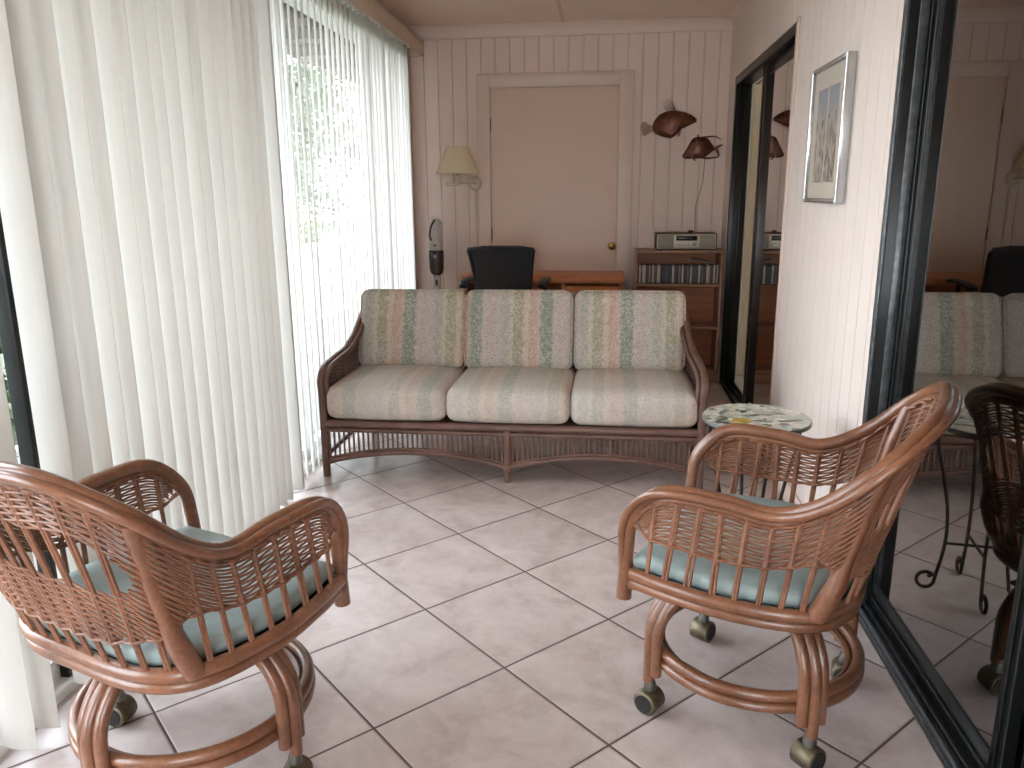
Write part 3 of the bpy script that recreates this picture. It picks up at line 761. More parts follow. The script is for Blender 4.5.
# arched lower rails of the front apron
for x0, x1 in ((-HW+.005, 0), (0, HW-.005)):
    pts = [SP(x0+(x1-x0)*k, 0, .068+.062*math.sin(PI*k)**.8) for k in np.linspace(0, 1, 22)]
    fr.tube(pts, .0125, 8); fr.tube([p+np.array([0, .0, .017]) for p in pts], .007, 6)
fo = fr.build('frame', M['sofa_rattan'], sofa)
dk = MB(); dk.box(-HW+.02, HW-.02, -.36, .32, zr+.004, zr+.014); dk.build('seat_deck', M['sofa_weave'], sofa)
def legm(x, y, z1, r=.0175):
    m = MB(); m.tube([SP(x, y, 0), SP(x, y, .01), SP(x, y, z1)], [r*.95, r, r], 10)
    if z1 > .2: m.lathe([(r, .052), (r+.006, .058), (r+.006, .076), (r, .082)], 14, tuple(SP(x, y, 0)))
    return m
legm(0, 0, zr).build('leg', M['sofa_rattan'], sofa)
for s in (-1, 1):
    legm(s*(HW-.025), .70, zr).build('leg', M['sofa_rattan'], sofa)
    legm(s*.42, .70, zr).build('leg', M['sofa_rattan'], sofa)
# front spindles
NSP = 36
for k in range(-NSP, NSP+1):
    if k == 0: continue
    x = k*HW/(NSP+1); q = abs(x)/HW
    zb = .068+.062*math.sin(PI*q)**.8+.018
    m = MB(); m.rod(SP(x, 0, zb), SP(x, 0, zr-.03), .0052, 6); m.build('spindle', M['sofa_rattan'], sofa)
# arms: one pole from the foot up, round the arm and up the back; wicker infill
def armcurve(s):
    P = [(HW, 0, 0), (HW, 0, .2), (HW, .0, .40), (HW+.006, .012, .47), (HW+.006, .075, .515), (HW, .19, .535), (HW-.012, .33, .555), (HW-.025, .45, .61), (HW-.035, .56, .69), (HW-.04, .66, .76)]
    return spl([SP(s*x, y, z) for x, y, z in P], 8)
for s in (-1, 1):
    c = armcurve(s); m = MB(); m.tube(c, .0185, 10); cc = c[16:].copy(); cc[:, 0] += -s*.026; m.tube(cc, .012, 8)
    ar = m.build('arm', M['sofa_rattan'], sofa)
    w = MB()
    top = c[18:]; 
    rows = 30
    for r_ in range(1, rows):
        v = r_/rows; pts = []
        for i, p in enumerate(top):
            b = SP(s*(HW-.02*max(0, (p[1]+.38))/.7), p[1]+.38, zr+.01); pts.append(p*(1-v)+b*v+np.array([s*.004*math.cos(i*1.57+r_*PI), 0, 0]))
        w.tube(pts, .0055, 5)
    for i in range(2, len(top), 5):
        p = top[i]; b = SP(s*(HW-.02*max(0, (p[1]+.38))/.7), p[1]+.38, zr); w.rod(p, b, .006, 6)
    w.build('wicker_infill', M['sofa_weave'], ar)
# back frame and wicker
bk = MB()
for x in (-HW+.04, -.28, .28, HW-.04): bk.tube([SP(x, .69, zr), SP(x, .74, .80)], .015, 8)
bk.tube([SP(-HW+.04, .735, .765), SP(HW-.04, .735, .765)], .0185, 10); bk.tube([SP(-HW+.04, .70, .42), SP(HW-.04, .70, .42)], .012, 8)
bo = bk.build('back_frame', M['sofa_rattan'], sofa)
w = MB()
for i in range(44):
    z = .30+i*.0105; w.tube([SP(x, .695+(z-zr)/.54*.05+.004*math.cos(j*PI+i*PI), z) for j, x in enumerate(np.linspace(-HW+.045, HW-.045, 34))], .0052, 5)
w.build('wicker_back', M['sofa_weave'], bo)
# cushions, each its own piece
CX = [-.573, 0, .573]; BXC = [-.56, -.003, .558]
seatoff = [.53, .08, .12]; backoff = [.08, .663, .108]
for i, cx in enumerate(CX):
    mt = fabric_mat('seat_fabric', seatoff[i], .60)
    c = cushion(.572, .63, .16, .05, .020); o = c.build('seat_cushion', mt, sofa); fixn(o)
    o.location = (cx, .27-.38+.02, zr+.018+.08); o.rotation_euler = (-.01, 0, random.uniform(-.006, .006))
for i, cx in enumerate(CX):
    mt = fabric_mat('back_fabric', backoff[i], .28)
    c = cushion(.545, .40, .145, .04, .016); o = c.build('back_cushion', mt, sofa); fixn(o)
    o.location = (BXC[i], .56-.38, zr+.018+.155+.195-.012); o.rotation_euler = (PI/2-.30, 0, 0)
    for z in (-.05, .05): welt(.547, .402, z, .045, .004).build('piping', mt, o)

# ------------------------------------------------------------------ mosaic side table
TX, TY, TZ = .496, 2.563, .592
tb = thing('side_table', (TX, TY, 0), 'small round side table with pale mosaic top and scrolled iron legs beside the sofa', 'table')
m = MB(); m.lathe([(0, TZ-.014), (.170, TZ-.014), (.173, TZ-.011), (.173, TZ-.003), (.170, TZ-.0002), (0, TZ-.0002)], 48); fixn(m.build('table_top', M['stone_dark'], tb))
m = MB(); m.lathe([(0, TZ-.0002), (.169, TZ-.0002), (.169, TZ+.001), (0, TZ+.001)], 48)
mo = fixn(m.build('mosaic_inlay', M['mosaic'], tb))
def leafpiece(x, y, a, l, w_, mat):
    q = MB(); n = 10; pts = [(x+math.cos(a)*l*(k/n-.5)-math.sin(a)*w_*math.sin(PI*k/n), y+math.sin(a)*l*(k/n-.5)+math.cos(a)*w_*math.sin(PI*k/n)) for k in range(n+1)]
    pts += [(x+math.cos(a)*l*(.5-k/n)+math.sin(a)*w_*math.sin(PI*k/n), y+math.sin(a)*l*(.5-k/n)-math.cos(a)*w_*math.sin(PI*k/n)) for k in range(1, n)]
    q.prism(pts, TZ+.001, TZ+.0018, 'xy'); return q
q = MB(); q.lathe([(0, TZ+.001), (.030, TZ+.001), (.030, TZ+.002), (0, TZ+.002)], 24, (-.055, -.05, 0)); fixn(q.build('mosaic_fruit', M['stone_yellow'], mo))
for x, y, a, l in ((-.115, -.045, .5, .045), (-.105, -.085, -.5, .045), (-.135, -.075, .1, .04), (-.03, .06, 1.1, .05), (0, .02, .5, .045), (.01, -.05, -.3, .06), (-.045, .075, 2.0, .035), (.045, .03, .2, .05), (.08, .05, -.6, .05), (.09, -.04, .3, .06), (-.10, .05, .9, .04)):
    fixn(leafpiece(x, y, a, l, .009, None).build('mosaic_leaf', M['stone_black'] if abs(a) < .6 and x < -.09 else M['stone_dark'], mo))
for k in range(4):
    a = k*PI/2+.14; pts = [(.150, TZ-.016), (.146, .50), (.125, .42), (.100, .30), (.092, .20), (.098, .12), (.108, .06), (.112, .032)]
    hook = [(.139-.027*math.cos(h), .034-.027*math.sin(h)) for h in np.linspace(.35, PI*1.75, 13)]+[(.134, .045)]
    prof = np.array([(r, 0, z) for r, z in pts+hook]); prof[:, 2] = np.maximum(prof[:, 2], .0065)
    P = spl(prof, 4); c, s_ = math.cos(a), math.sin(a)
    m = MB(); m.tube([(p[0]*c, p[0]*s_, p[2]) for p in P], .006, 8); m.build('leg', M['iron'], tb)
m = MB()
for k in range(2):
    a = k*PI/2+.14; m.tube([(-.094*math.cos(a), -.094*math.sin(a), .17), (.094*math.cos(a), .094*math.sin(a), .17)], .005, 8)
m.tube([(.145*math.cos(h), .145*math.sin(h), TZ-.02) for h in np.linspace(0, 2*PI, 32, endpoint=False)], .006, 6, closed=True)
m.build('brace', M['iron'], tb)

# ------------------------------------------------------------------ desk, office chair
dk = thing('desk', (-.43, 5.56, 0), 'light brown wooden desk against the door behind the black office chair', 'desk')
m = MB(); m.box(-.56, .55, -.21, .21, .715, .762, .005); m.build('desk_top', M['desk'], dk)
m = MB(); m.box(-.545, -.52, -.19, .19, 0, .715, .003); m.box(.13, .155, -.19, .19, 0, .715, .003); m.box(.51, .535, -.19, .19, 0, .715, .003); m.box(-.52, .51, .165, .18, .25, .715); m.build('body', M['desk'], dk)
for z0, z1 in ((.50, .695), (.28, .49), (.06, .27)):
    m = MB(); m.box(.158, .508, -.205, -.186, z0, z1, .004); d = m.build('drawer', M['desk_drawer'], dk)
    h = MB(); h.tube([(.28, -.205, (z0+z1)/2), (.285, -.228, (z0+z1)/2), (.38, -.228, (z0+z1)/2), (.385, -.205, (z0+z1)/2)], .006, 8); h.build('handle', M['brass'], d)

oc = thing('office_chair', (-.637, 4.86, 0), 'black office chair at the desk, seen from behind above the sofa back', 'chair')
def shell(w0, w1, z0, z1, th, curve, lean, nx=14, nz=12):
    """curved backrest: wide at z1 (w1), width w0 at z0"""
    m = MB(); vs = []
    for side in (0, 1):
        for j in range(nz+1):
            k = j/nz; w_ = w0+(w1-w0)*k
            for i in range(nx+1):
                u = 2*i/nx-1; x = u*w_/2
                rz = z0+(z1-z0)*k-.022*(abs(u)**6)*(1 if j == nz else 0)
                vs.append((x, -lean*(k)-curve*(u*u)*-1+.035*math.sin(PI*k)+(th if side else 0), rz))
    n = (nx+1)*(nz+1); fs = []
    for j in range(nz):
        for i in range(nx):
            a = j*(nx+1)+i; fs.append((a, a+1, a+nx+2, a+nx+1)); fs.append((n+a+1, n+a, n+a+nx+1, n+a+nx+2))
    for i in range(nx): fs.append((i+1, i, n+i, n+i+1)); a = nz*(nx+1)+i; fs.append((a, a+1, n+a+1, n+a))
    for j in range(nz): a = j*(nx+1); fs.append((a, a+nx+1, n+a+nx+1, n+a)); b = a+nx; fs.append((b+nx+1, b, n+b, n+b+nx+1))
    m.add(vs, fs, True); return m
bo = fixn(shell(.30, .41, .56, .985, .03, .035, .10).build('backrest', M['black_mesh'], oc))
m = MB()
for s in (-1, 1): m.tube(spl([(s*.15, .02, .50), (s*.165, .055, .62), (s*.17, .05, .74), (s*.185, -.02, .88), (s*.20, -.07, .975)], 6), .011, 8)
m.tube([(-.20, -.066, .978), (-.1, -.095, .992), (.1, -.095, .992), (.20, -.066, .978)], .012, 8)
m.tube([(-.165, .05, .70), (0, .015, .70), (.165, .05, .70)], .010, 8); m.build('back_frame', M['black_leather'], bo)
m = MB(); m.tube([(-.20, -.072, .985), (-.215, -.06, .982)], .009, 8); m.build('frame_end_cap', M['vac_white'], bo)
m = MB(); m.box(-.10, .15, -.125, -.095, .988, 1.004, .005); m.build('head_support', M['black_leather'], oc)
st = cushion(.50, .48, .09, .03, .012).build('seat', M['black_leather'], oc); fixn(st); st.location = (0, .22, .47)
for s in (-1, 1):
    m = MB(); m.tube([(s*.24, .2, .47), (s*.26, .2, .56), (s*.247, .19, .755)], .014, 8); ar = m.build('armrest', M['black_leather'], oc)
    m = MB(); m.tube(spl([(s*.245, .02, .745), (s*.248, .06, .764), (s*.248, .20, .771), (s*.244, .34, .762)], 5), [.034]*15+[.026], 10, flat=.5); m.build('arm_pad', M['black_leather'], ar)
m = MB(); m.lathe([(.03, .12), (.03, .30), (.02, .30), (.02, .42), (.09, .43)], 16, (0, .2, 0)); m.build('gas_column', M['black_leather'], oc)
for k in range(5):
    a = k*2*PI/5+.3; m = MB(); m.tube([(.03*math.cos(a), .2+.03*math.sin(a), .13), (.30*math.cos(a), .2+.30*math.sin(a), .08)], [.022, .014], 8)
    m.lathe([(0, -.02), (.028, -.02), (.028, .02), (0, .02)], 14, (.30*math.cos(a), .2+.30*math.sin(a), .028), 'x'); m.build('base_arm', M['black_leather'], oc)

# ------------------------------------------------------------------ bookcase with discs and radio
BX0, BX1, BY0, BY1, BZ = .192, .785, 5.52, 5.775, .924
bc = thing('bookcase', ((BX0+BX1)/2, (BY0+BY1)/2, 0), 'low brown wooden bookcase in the far right corner', 'bookcase')
cx, cy = (BX0+BX1)/2, (BY0+BY1)/2
def bb(x0, x1, y0, y1, z0, z1, b=.002): m = MB(); m.box(x0-cx, x1-cx, y0-cy, y1-cy, z0, z1, b); return m
for x in (BX0, BX1-.018): bb(x, x+.018, BY0, BY1, 0, BZ).build('side_panel', M['shelf_wood'], bc)
bb(BX0+.018, BX1-.018, BY0-.003, BY1, BZ-.02, BZ).build('top_panel', M['shelf_wood'], bc)
for z in (.695, .400, .085): bb(BX0+.018, BX1-.018, BY0+.004, BY1-.01, z-.018, z).build('shelf', M['shelf_wood'], bc)
bb(BX0+.018, BX1-.018, BY1-.008, BY1-.001, .01, BZ-.02, 0).build('back_panel', M['shelf_back'], bc)
bb(BX0+.018, BX1-.018, BY0+.015, BY0+.03, 0, .067, .001).build('plinth', M['shelf_wood'], bc)
cols = {'w': (196, 184, 170), 'd': (42, 36, 36), 'g': (92, 86, 82), 'b': (70, 78, 92), 'p': (150, 128, 120)}
CM = {k: simple('disc_case_'+n, cols[k], .3, var=.08) for k, n in (('w', 'white'), ('d', 'dark'), ('g', 'grey'), ('b', 'blue'), ('p', 'pink'))}
names = {'w': 'white spined', 'd': 'black spined', 'g': 'grey spined', 'b': 'blue grey spined', 'p': 'dusty pink spined'}
seq = 'dwdwwddpdwgdwwdddbdddwgddpdwddgdwddddwdgddwpd'
x = BX0+.022; cases = []
k = 0
while x < BX1-.022-.0125:
    c = seq[k % len(seq)]; w_ = .0105 if c != 'b' else .0125; h = .125+random.uniform(-.002, .002)
    m = MB(); m.box(-w_/2, w_/2, -.07, .07, 0, h, .0006)
    m.box(-w_/2+.001, w_/2-.001, -.0706, -.07, .006, h-.006)
    o = m.build('disc_case', CM[c]); o.location = (x+w_/2, BY0+.035+.07+random.uniform(-.006, .006), .6962); cases.append((o, c)); x += w_+.0006; k += 1
nn = len(cases); cnt = {}
tot = {c: sum(1 for _, q in cases if q == c) for c in cols}
ords = ['first', 'second', 'third', 'fourth', 'fifth', 'sixth', 'seventh', 'eighth', 'ninth', 'tenth', 'eleventh', 'twelfth', 'thirteenth', 'fourteenth', 'fifteenth', 'sixteenth', 'seventeenth', 'eighteenth', 'nineteenth', 'twentieth', 'twenty-first', 'twenty-second', 'twenty-third', 'twenty-fourth', 'twenty-fifth', 'twenty-sixth', 'twenty-seventh', 'twenty-eighth', 'twenty-ninth', 'thirtieth']
for o, c in cases:
    i = cnt.get(c, 0); cnt[c] = i+1
    tag(o, f'{names[c]} disc case on the bookcase shelf, {ords[i]} of that colour from the left', 'disc case', 'disc cases on the bookcase shelf')
m = MB(); m.box(-.07, .07, -.062, .062, -.006, .006, .001); o = m.build('disc_case', CM['g'])
o.location = (.655, BY0+.105, .846); o.rotation_euler = (0, math.radians(10), 0)
tag(o, 'grey disc case lying tilted on top of the standing row in the bookcase', 'disc case', 'disc cases on the bookcase shelf')
m = MB(); m.box(-.022, .022, -.03, .03, 0, .03, .006); m.box(-.012, .012, -.032, -.03, .008, .022, .003); o = m.build('small_box', M['vac_white']); o.location = (.235, 5.60, .401)
tag(o, 'tiny white box on the second bookcase shelf just over the sofa cushion', 'box')
bz = .655
# radio
rd = thing('table_radio', (.533, 5.63, BZ), 'silver fronted table radio with wooden case on top of the bookcase', 'radio')
m = MB(); m.box(-.203, .203, -.10, .10, 0.004, .112, .004); m.build('case', M['radio_body'], rd)
m = MB(); m.box(-.196, .196, -.106, -.099, .010, .106, .002); rf = m.build('front_panel', M['radio_face'], rd)
for x0, x1 in ((-.190, -.085), (.088, .190)):
    m = MB(); m.box(x0, x1, -.109, -.105, .016, .100, .003); m.build('speaker_grille', M['speaker_cloth'], rf)
m = MB(); m.box(-.068, .072, -.1085, -.105, .064, .096, .001); m.build('display', M['display'], rf)
for i in range(5):
    m = MB(); m.lathe([(0, -.112), (.0045, -.112), (.0045, -.105)], 12, (-.062+i*.019, 0, .036), 'y'); fixn(m.build('button', M['steel'], rf))
m = MB(); m.lathe([(0, -.118), (.011, -.118), (.0125, -.114), (.0125, -.105)], 20, (.054, 0, .038), 'y'); fixn(m.build('dial', M['steel'], rf))
for sx_ in (-.17, .17):
    m = MB(); m.lathe([(0, 0), (.014, 0), (.014, .005)], 12, (sx_, -.05, 0)); fixn(m.build('foot', M['rubber'], rd))
m = MB(); m.box(-.016, .014, -.02, .012, 0, .016, .003); m.tube([(0, .012, .008), (0, .04, .008)], .003, 6); o = m.build('plug_adapter', M['rubber']); o.location = (.570, 5.64, BZ+.112)
tag(o, 'small black adapter lying on top of the table radio', 'adapter')

# ------------------------------------------------------------------ copper fish on the wall
def fish_body(outline_top, outline_bot, xs, depth):
    """body bulging from the wall: outline curves top/bottom over xs; y is towards the room (negative)"""
    m = MB(); n = 12; vs = []
    for i, x in enumerate(xs):
        t, b = outline_top[i], outline_bot[i]; c = (t+b)/2; h = (t-b)/2; dp = depth*max(.12, math.sin(PI*min(1, max(0, (i+.35)/(len(xs)-.3)))))**.7
        for k in range(n):
            a = 2*PI*k/n; vs.append((x, -dp*.5*(1+math.sin(a)) , c+h*math.cos(a)))
    fs = [(i*n+k, i*n+(k+1) % n, (i+1)*n+(k+1) % n, (i+1)*n+k) for i in range(len(xs)-1) for k in range(n)]
    fs += [tuple(range(n))[::-1], tuple((len(xs)-1)*n+k for k in range(n))]
    m.add(vs, fs, True); return m
def fin(pts, y0, y1): m = MB(); m.prism(pts, y0, y1, 'xz'); return m
PX = .0091    # metres per zoom pixel, from measured fish size
def fx(u, v): return ((u-400)*.000708, (330-v)*.000708)
f1 = thing('wall_fish', (.419, YB-.004, 1.752), 'upper copper fish with fan tail hung on the back wall, facing right', 'fish ornament', 'copper fish on the back wall')
top = [(225, 325), (245, 275), (290, 225), (350, 200), (420, 192), (480, 200), (540, 212), (590, 232), (625, 255), (645, 272)]
bot = [(225, 365), (245, 390), (290, 420), (350, 440), (400, 450), (440, 432), (500, 365), (550, 345), (600, 320), (645, 298)]
xs = np.linspace(225, 645, 22); tp = np.interp(xs, *zip(*top)); bt = np.interp(xs, *zip(*bot))
m = fish_body([fx(0, v)[1] for v in tp], [fx(0, v)[1] for v in bt], [fx(u, 0)[0] for u in xs], .05); b1 = fixn(m.build('body', M['copper'], f1))
fixn(fin([fx(*p) for p in ((228, 335), (190, 318), (150, 290), (122, 295), (110, 340), (118, 400), (150, 422), (190, 400), (228, 362))], -.014, -.009).build('tail_fin', M['copper_pale'], f1))
df = MB()
for k in range(9):
    a = fx(360+k*12, 205); b = fx(312+k*13, 120-42*math.sin(k*.42)); df.tube([(a[0], -.018, a[1]), ((a[0]+b[0])/2-.003, -.014, (a[1]+b[1])/2), (b[0], -.012, b[1])], [.0022, .0016, .0009], 5)
df.build('dorsal_fin', M['copper_pale'], f1)
fixn(fin([fx(*p) for p in ((455, 400), (490, 370), (500, 365), (492, 420), (470, 438))], -.03, -.026).build('pelvic_fin', M['copper'], f1))
fixn(fin([fx(*p) for p in ((360, 390), (440, 345), (470, 330), (455, 375), (400, 425))], -.054, -.049).build('side_fin', M['copper'], f1))
m = MB(); e = fx(560, 240); m.lathe([(0, -.046), (.005, -.044), (.0065, -.036)], 12, (e[0], 0, e[1]), 'y'); fixn(m.build('eye', M['gold'], f1))
m = MB(); m.tube([(*fx(590, 298)[:1], -.03, fx(590, 298)[1]), (fx(640, 282)[0], -.022, fx(640, 282)[1])], .0025, 6); m.build('mouth', M['copper_pale'], f1)
f2 = thing('wall_fish', (.419, YB-.004, 1.752), 'lower copper angelfish with forked tail and trailing fins on the back wall, facing left', 'fish ornament', 'copper fish on the back wall')
top = [(522, 610), (545, 575), (585, 500), (610, 455), (640, 440), (700, 440), (760, 452), (790, 490), (815, 525), (835, 545)]
bot = [(522, 622), (545, 640), (585, 642), (620, 640), (660, 640), (700, 640), (750, 622), (790, 590), (815, 568), (835, 558)]
xs = np.linspace(522, 835, 20); tp = np.interp(xs, *zip(*top)); bt = np.interp(xs, *zip(*bot))
fixn(fish_body([fx(0, v)[1] for v in tp], [fx(0, v)[1] for v in bt], [fx(u, 0)[0] for u in xs], .036).build('body', M['copper'], f2))
fixn(fin([fx(*p) for p in ((815, 545), (850, 520), (900, 508), (905, 518), (860, 550), (870, 580), (880, 615), (868, 618), (845, 580), (820, 560))], -.014, -.009).build('tail_fin', M['copper'], f2))
for nm, P in (('dorsal_fin', ((690, 448), (740, 440), (800, 436), (850, 444), (882, 466))), ('anal_fin', ((700, 630), (760, 638), (820, 634), (860, 628), (880, 608)))):
    m = MB(); m.tube(spl([(fx(*p)[0], -.012, fx(*p)[1]) for p in P], 5), list(np.linspace(.007, .003, 21)), 6); m.build(nm, M['copper'], f2)
m = MB(); m.tube(spl([(fx(*p)[0], -.034, fx(*p)[1]) for p in ((640, 450), (655, 480), (650, 520), (628, 560), (615, 605), (618, 632))], 5), .0042, 6); m.build('face_band', M['copper_pale'], f2)
m = MB(); m.tube([(fx(665, 440)[0], -.012, fx(665, 440)[1]), (fx(660, 415)[0], -.012, fx(660, 415)[1]), (fx(672, 445)[0], -.012, fx(672, 445)[1])], .005, 6); m.build('crest', M['copper'], f2)
fixn(fin([fx(*p) for p in ((610, 630), (640, 640), (662, 660), (640, 662), (622, 645))], -.02, -.016).build('pelvic_fin', M['copper'], f2))
m = MB(); e = fx(592, 545); m.lathe([(0, -.030), (.004, -.028), (.005, -.022)], 12, (e[0], 0, e[1]), 'y'); fixn(m.build('eye', M['gold'], f2))
m = MB(); m.tube(spl([(.66, YB-.005, 1.56), (.658, YB-.004, 1.45), (.648, YB-.004, 1.35), (.618, YB-.005, 1.24), (.612, YB-.006, 1.14), (.613, YB-.012, 1.0), (.60, YB-.03, .926)], 6), .0022, 6)
tag(m.build('wire', M['copper_pale']), 'thin wire running down the back wall from the fish to the radio', 'wire')

# ------------------------------------------------------------------ wall lamp
wl = thing('wall_lamp', (-.965, YB-.004, 1.36), 'cream swing arm wall lamp with pleated shade left of the door', 'lamp')
m = MB(); m.lathe([(0, -.028), (.03, -.028), (.046, -.02), (.052, -.008), (.052, 0)], 28, (.02, 0, .02), 'y'); fixn(m.build('wall_plate', M['cream_metal'], wl))
m = MB(); m.tube(spl([(.02, -.03, .02), (.02, -.08, .02), (.0, -.12, .022), (-.06, -.14, .02), (-.13, -.145, .02), (-.17, -.145, .022)], 6), .0075, 8)
m.tube([(-.12, -.145, .0), (-.12, -.145, .10)], .007, 8); m.box(-.165, -.075, -.157, -.133, .004, .018, .004); m.build('swing_arm', M['cream_metal'], wl)
m = MB(); m.lathe([(.011, .02), (.018, .03), (.02, .06), (.02, .095), (.012, .10)], 18, (-.085, -.145, 0)); fixn(m.build('socket', M['cream_metal'], wl))
m = MB(); m.tube([(-.085, -.165, .078), (-.085, -.176, .078)], .005, 8); m.build('switch', M['rubber'], wl)
m = MB(); prof = [(.155, .085), (.076, .262)]; n = 60; vs = []
for r, z in prof:
    for k in range(n): a = 2*PI*k/n; q = r*(1+.006*(k % 2)); vs.append((-.085+q*math.cos(a), -.145+q*math.sin(a)*.92, z))
for r, z in prof:
    for k in range(n): a = 2*PI*k/n; q = r*(1+.006*(k % 2))-.002; vs.append((-.085+q*math.cos(a), -.145+q*math.sin(a)*.92, z))
fs = [(k, (k+1) % n, n+(k+1) % n, n+k) for k in range(n)]+[(2*n+(k+1) % n, 2*n+k, 3*n+k, 3*n+(k+1) % n) for k in range(n)]+[((k+1) % n, k, 2*n+k, 2*n+(k+1) % n) for k in range(n)]+[(n+k, n+(k+1) % n, 3*n+(k+1) % n, 3*n+k) for k in range(n)]
m.add(vs, fs, True); m.build('lamp_shade', M['shade'], wl)
m = MB(); m.lathe([(0, .09), (.012, .10), (.03, .15), (.028, .18), (0, .205)], 16, (-.085, -.145, 0)); fixn(m.build('bulb', M['vac_white'], wl))
m = MB(); m.box(.012, .030, -.008, 0, -.62, -.03, .003); m.build('cord_cover', M['cream_metal'], wl)

# ------------------------------------------------------------------ stick vacuum in the corner
vc = thing('stick_vacuum', (-1.225, 5.68, 0), 'grey stick vacuum with smoked canister standing in the far left corner', 'vacuum')
m = MB(); m.box(-.035, .04, -.03, .03, .93, 1.135, .02); m.box(-.045, .045, -.035, .035, .905, .985, .015); m.build('body', M['vac_white'], vc)
m = MB(); m.tube(spl([(-.03, -.034, .985), (-.035, -.05, 1.02), (-.022, -.055, 1.08), (-.005, -.045, 1.115), (.0, -.03, 1.125)], 6), .007, 8); m.build('handle', M['vac_dark'], vc)
m = MB(); m.lathe([(.028, .735), (.045, .75), (.052, .78), (.054, .85), (.054, .905), (.05, .912)], 24, (0, 0, 0)); fixn(m.build('dust_canister', M['vac_dark'], vc))
m = MB(); m.box(-.03, .025, -.025, .025, .62, .74, .012); m.tube([(0, 0, .08), (0, 0, .63)], .018, 12); m.build('tube', M['vac_white'], vc)
m = MB(); m.box(-.012, .008, -.056, -.052, .86, .885, .003); m.box(-.015, .012, -.038, -.034, .94, .955, .003); m.build('latch', M['grey_plastic'], vc)
m = MB(); m.box(-.008, .01, -.029, -.025, .66, .70, .004); m.build('trigger_mark', M['vac_dark'], vc)
m = MB(); m.box(-.10, .13, -.13, .05, .008, .075, .02); m.tube([(-.09, -.04, .02), (.12, -.04, .02)], .018, 10); m.build('floor_head', M['vac_dark'], vc)

# ------------------------------------------------------------------ framed picture
PY0, PY1, PZ0, PZ1 = 2.866, 3.325, 1.267, 1.752
pf = thing('picture_frame', (XR-.001, (PY0+PY1)/2, (PZ0+PZ1)/2), 'silver framed picture of two tall grey-blue prints on the right wall', 'picture')
hy, hz = (PY1-PY0)/2, (PZ1-PZ0)/2
m = MB(); fw = .016
m.box(-.034, 0, -hy, -hy+fw, -hz, hz, .002); m.box(-.034, 0, hy-fw, hy, -hz, hz, .002); m.box(-.034, 0, -hy+fw, hy-fw, -hz, -hz+fw, .002); m.box(-.034, 0, -hy+fw, hy-fw, hz-fw, hz, .002)
m.build('frame', M['silver'], pf)
m = MB(); m.box(-.020, -.004, -hy+fw, hy-fw, -hz+fw, hz-fw); m.build('mat', M['mat_board'], pf)
def art_mat(name, seed):
    mt, nt, out = newmat(name); b = N(nt, 'ShaderNodeBsdfPrincipled'); L(nt, b.outputs[0], out.inputs[0]); b.inputs['Roughness'].default_value = .5
    tc = N(nt, 'ShaderNodeTexCoord'); sp = N(nt, 'ShaderNodeSeparateXYZ'); L(nt, tc.outputs['Object'], sp.inputs[0])
    mp = N(nt, 'ShaderNodeMapping', ins={1: (seed, seed, 0), 3: (10, 16, 8)}); L(nt, tc.outputs['Object'], mp.inputs[0])
    n1 = N(nt, 'ShaderNodeTexNoise', ins={'Scale': 1.5, 'Detail': 7.0, 'Distortion': 1.2}); L(nt, mp.outputs[0], n1.inputs['Vector'])
    mr = N(nt, 'ShaderNodeMapRange', ins={1: .35, 2: .65}); L(nt, n1.outputs[0], mr.inputs[0])
    rock = mix(nt, mr.outputs[0], lin((58, 55, 52)), lin((204, 196, 182)))
    sk = N(nt, 'ShaderNodeMapRange', ins={1: -.02, 2: .18}); L(nt, sp.outputs[2], sk.inputs[0])
    sky = mix(nt, sk.outputs[0], lin((186, 186, 182)), lin((128, 140, 158)))
    hgt = math_(nt, 'ADD', sp.outputs[2], math_(nt, 'MULTIPLY', math_(nt, 'SUBTRACT', n1.outputs[0], .5), .22))
    mk = N(nt, 'ShaderNodeMapRange', ins={1: .035, 2: .055}); L(nt, hgt, mk.inputs[0])
    L(nt, mix(nt, mk.outputs[0], rock, sky), b.inputs['Base Color']); return mt
for i, (a, b_) in enumerate(((-.14, -.012), (.012, .14))):
    m = MB(); m.box(-.0225, -.0195, a-.006, b_+.006, -.176, .166); w_ = m.build('print_border', M['trim'], pf)
    m = MB(); m.box(-.0235, -.022, a, b_, -.17, .16); m.build('print', art_mat('coast_print_%s' % 'ab'[i], 3.1*i+1.7), w_)
gl = MB(); gl.box(-.029, -.027, -hy+fw, hy-fw, -hz+fw, hz-fw); gl.build('glazing', M['glazing'], pf)

# ------------------------------------------------------------------ cream curtain behind the far door
m = MB(); cols_, rows_ = 60, 14; vs = []
for sd in (0, 1):
    for j in range(rows_+1):
        z = .045+(1.99-.045)*j/rows_
        for i in range(cols_+1):
            u = i/cols_; y = 4.35+u*(1.36+.0*(1-j/rows_)); vs.append((0.975+.022*math.sin(u*9*2*PI)+.004*math.sin(u*31)+(.002 if sd else 0), y, z))
n = (cols_+1)*(rows_+1); fs = []
for j in range(rows_):
    for i in range(cols_):
        a = j*(cols_+1)+i; fs.append((a, a+1, a+cols_+2, a+cols_+1)); fs.append((n+a+1, n+a, n+a+cols_+1, n+a+cols_+2))
m.add(vs, fs, True)
cu = thing('curtain', (0, 0, 0), 'cream curtain hanging inside the far sliding door', 'curtain'); cu.location = (.975, 5.03, 0)
cp = m.build('fabric', M['cream_curtain'], cu); cp.location = (-.975, -5.03, 0)
m = MB(); m.rod((0, -.72, 2.0), (0, .72, 2.0), .011, 10); m.build('curtain_rod', M['brass'], cu)

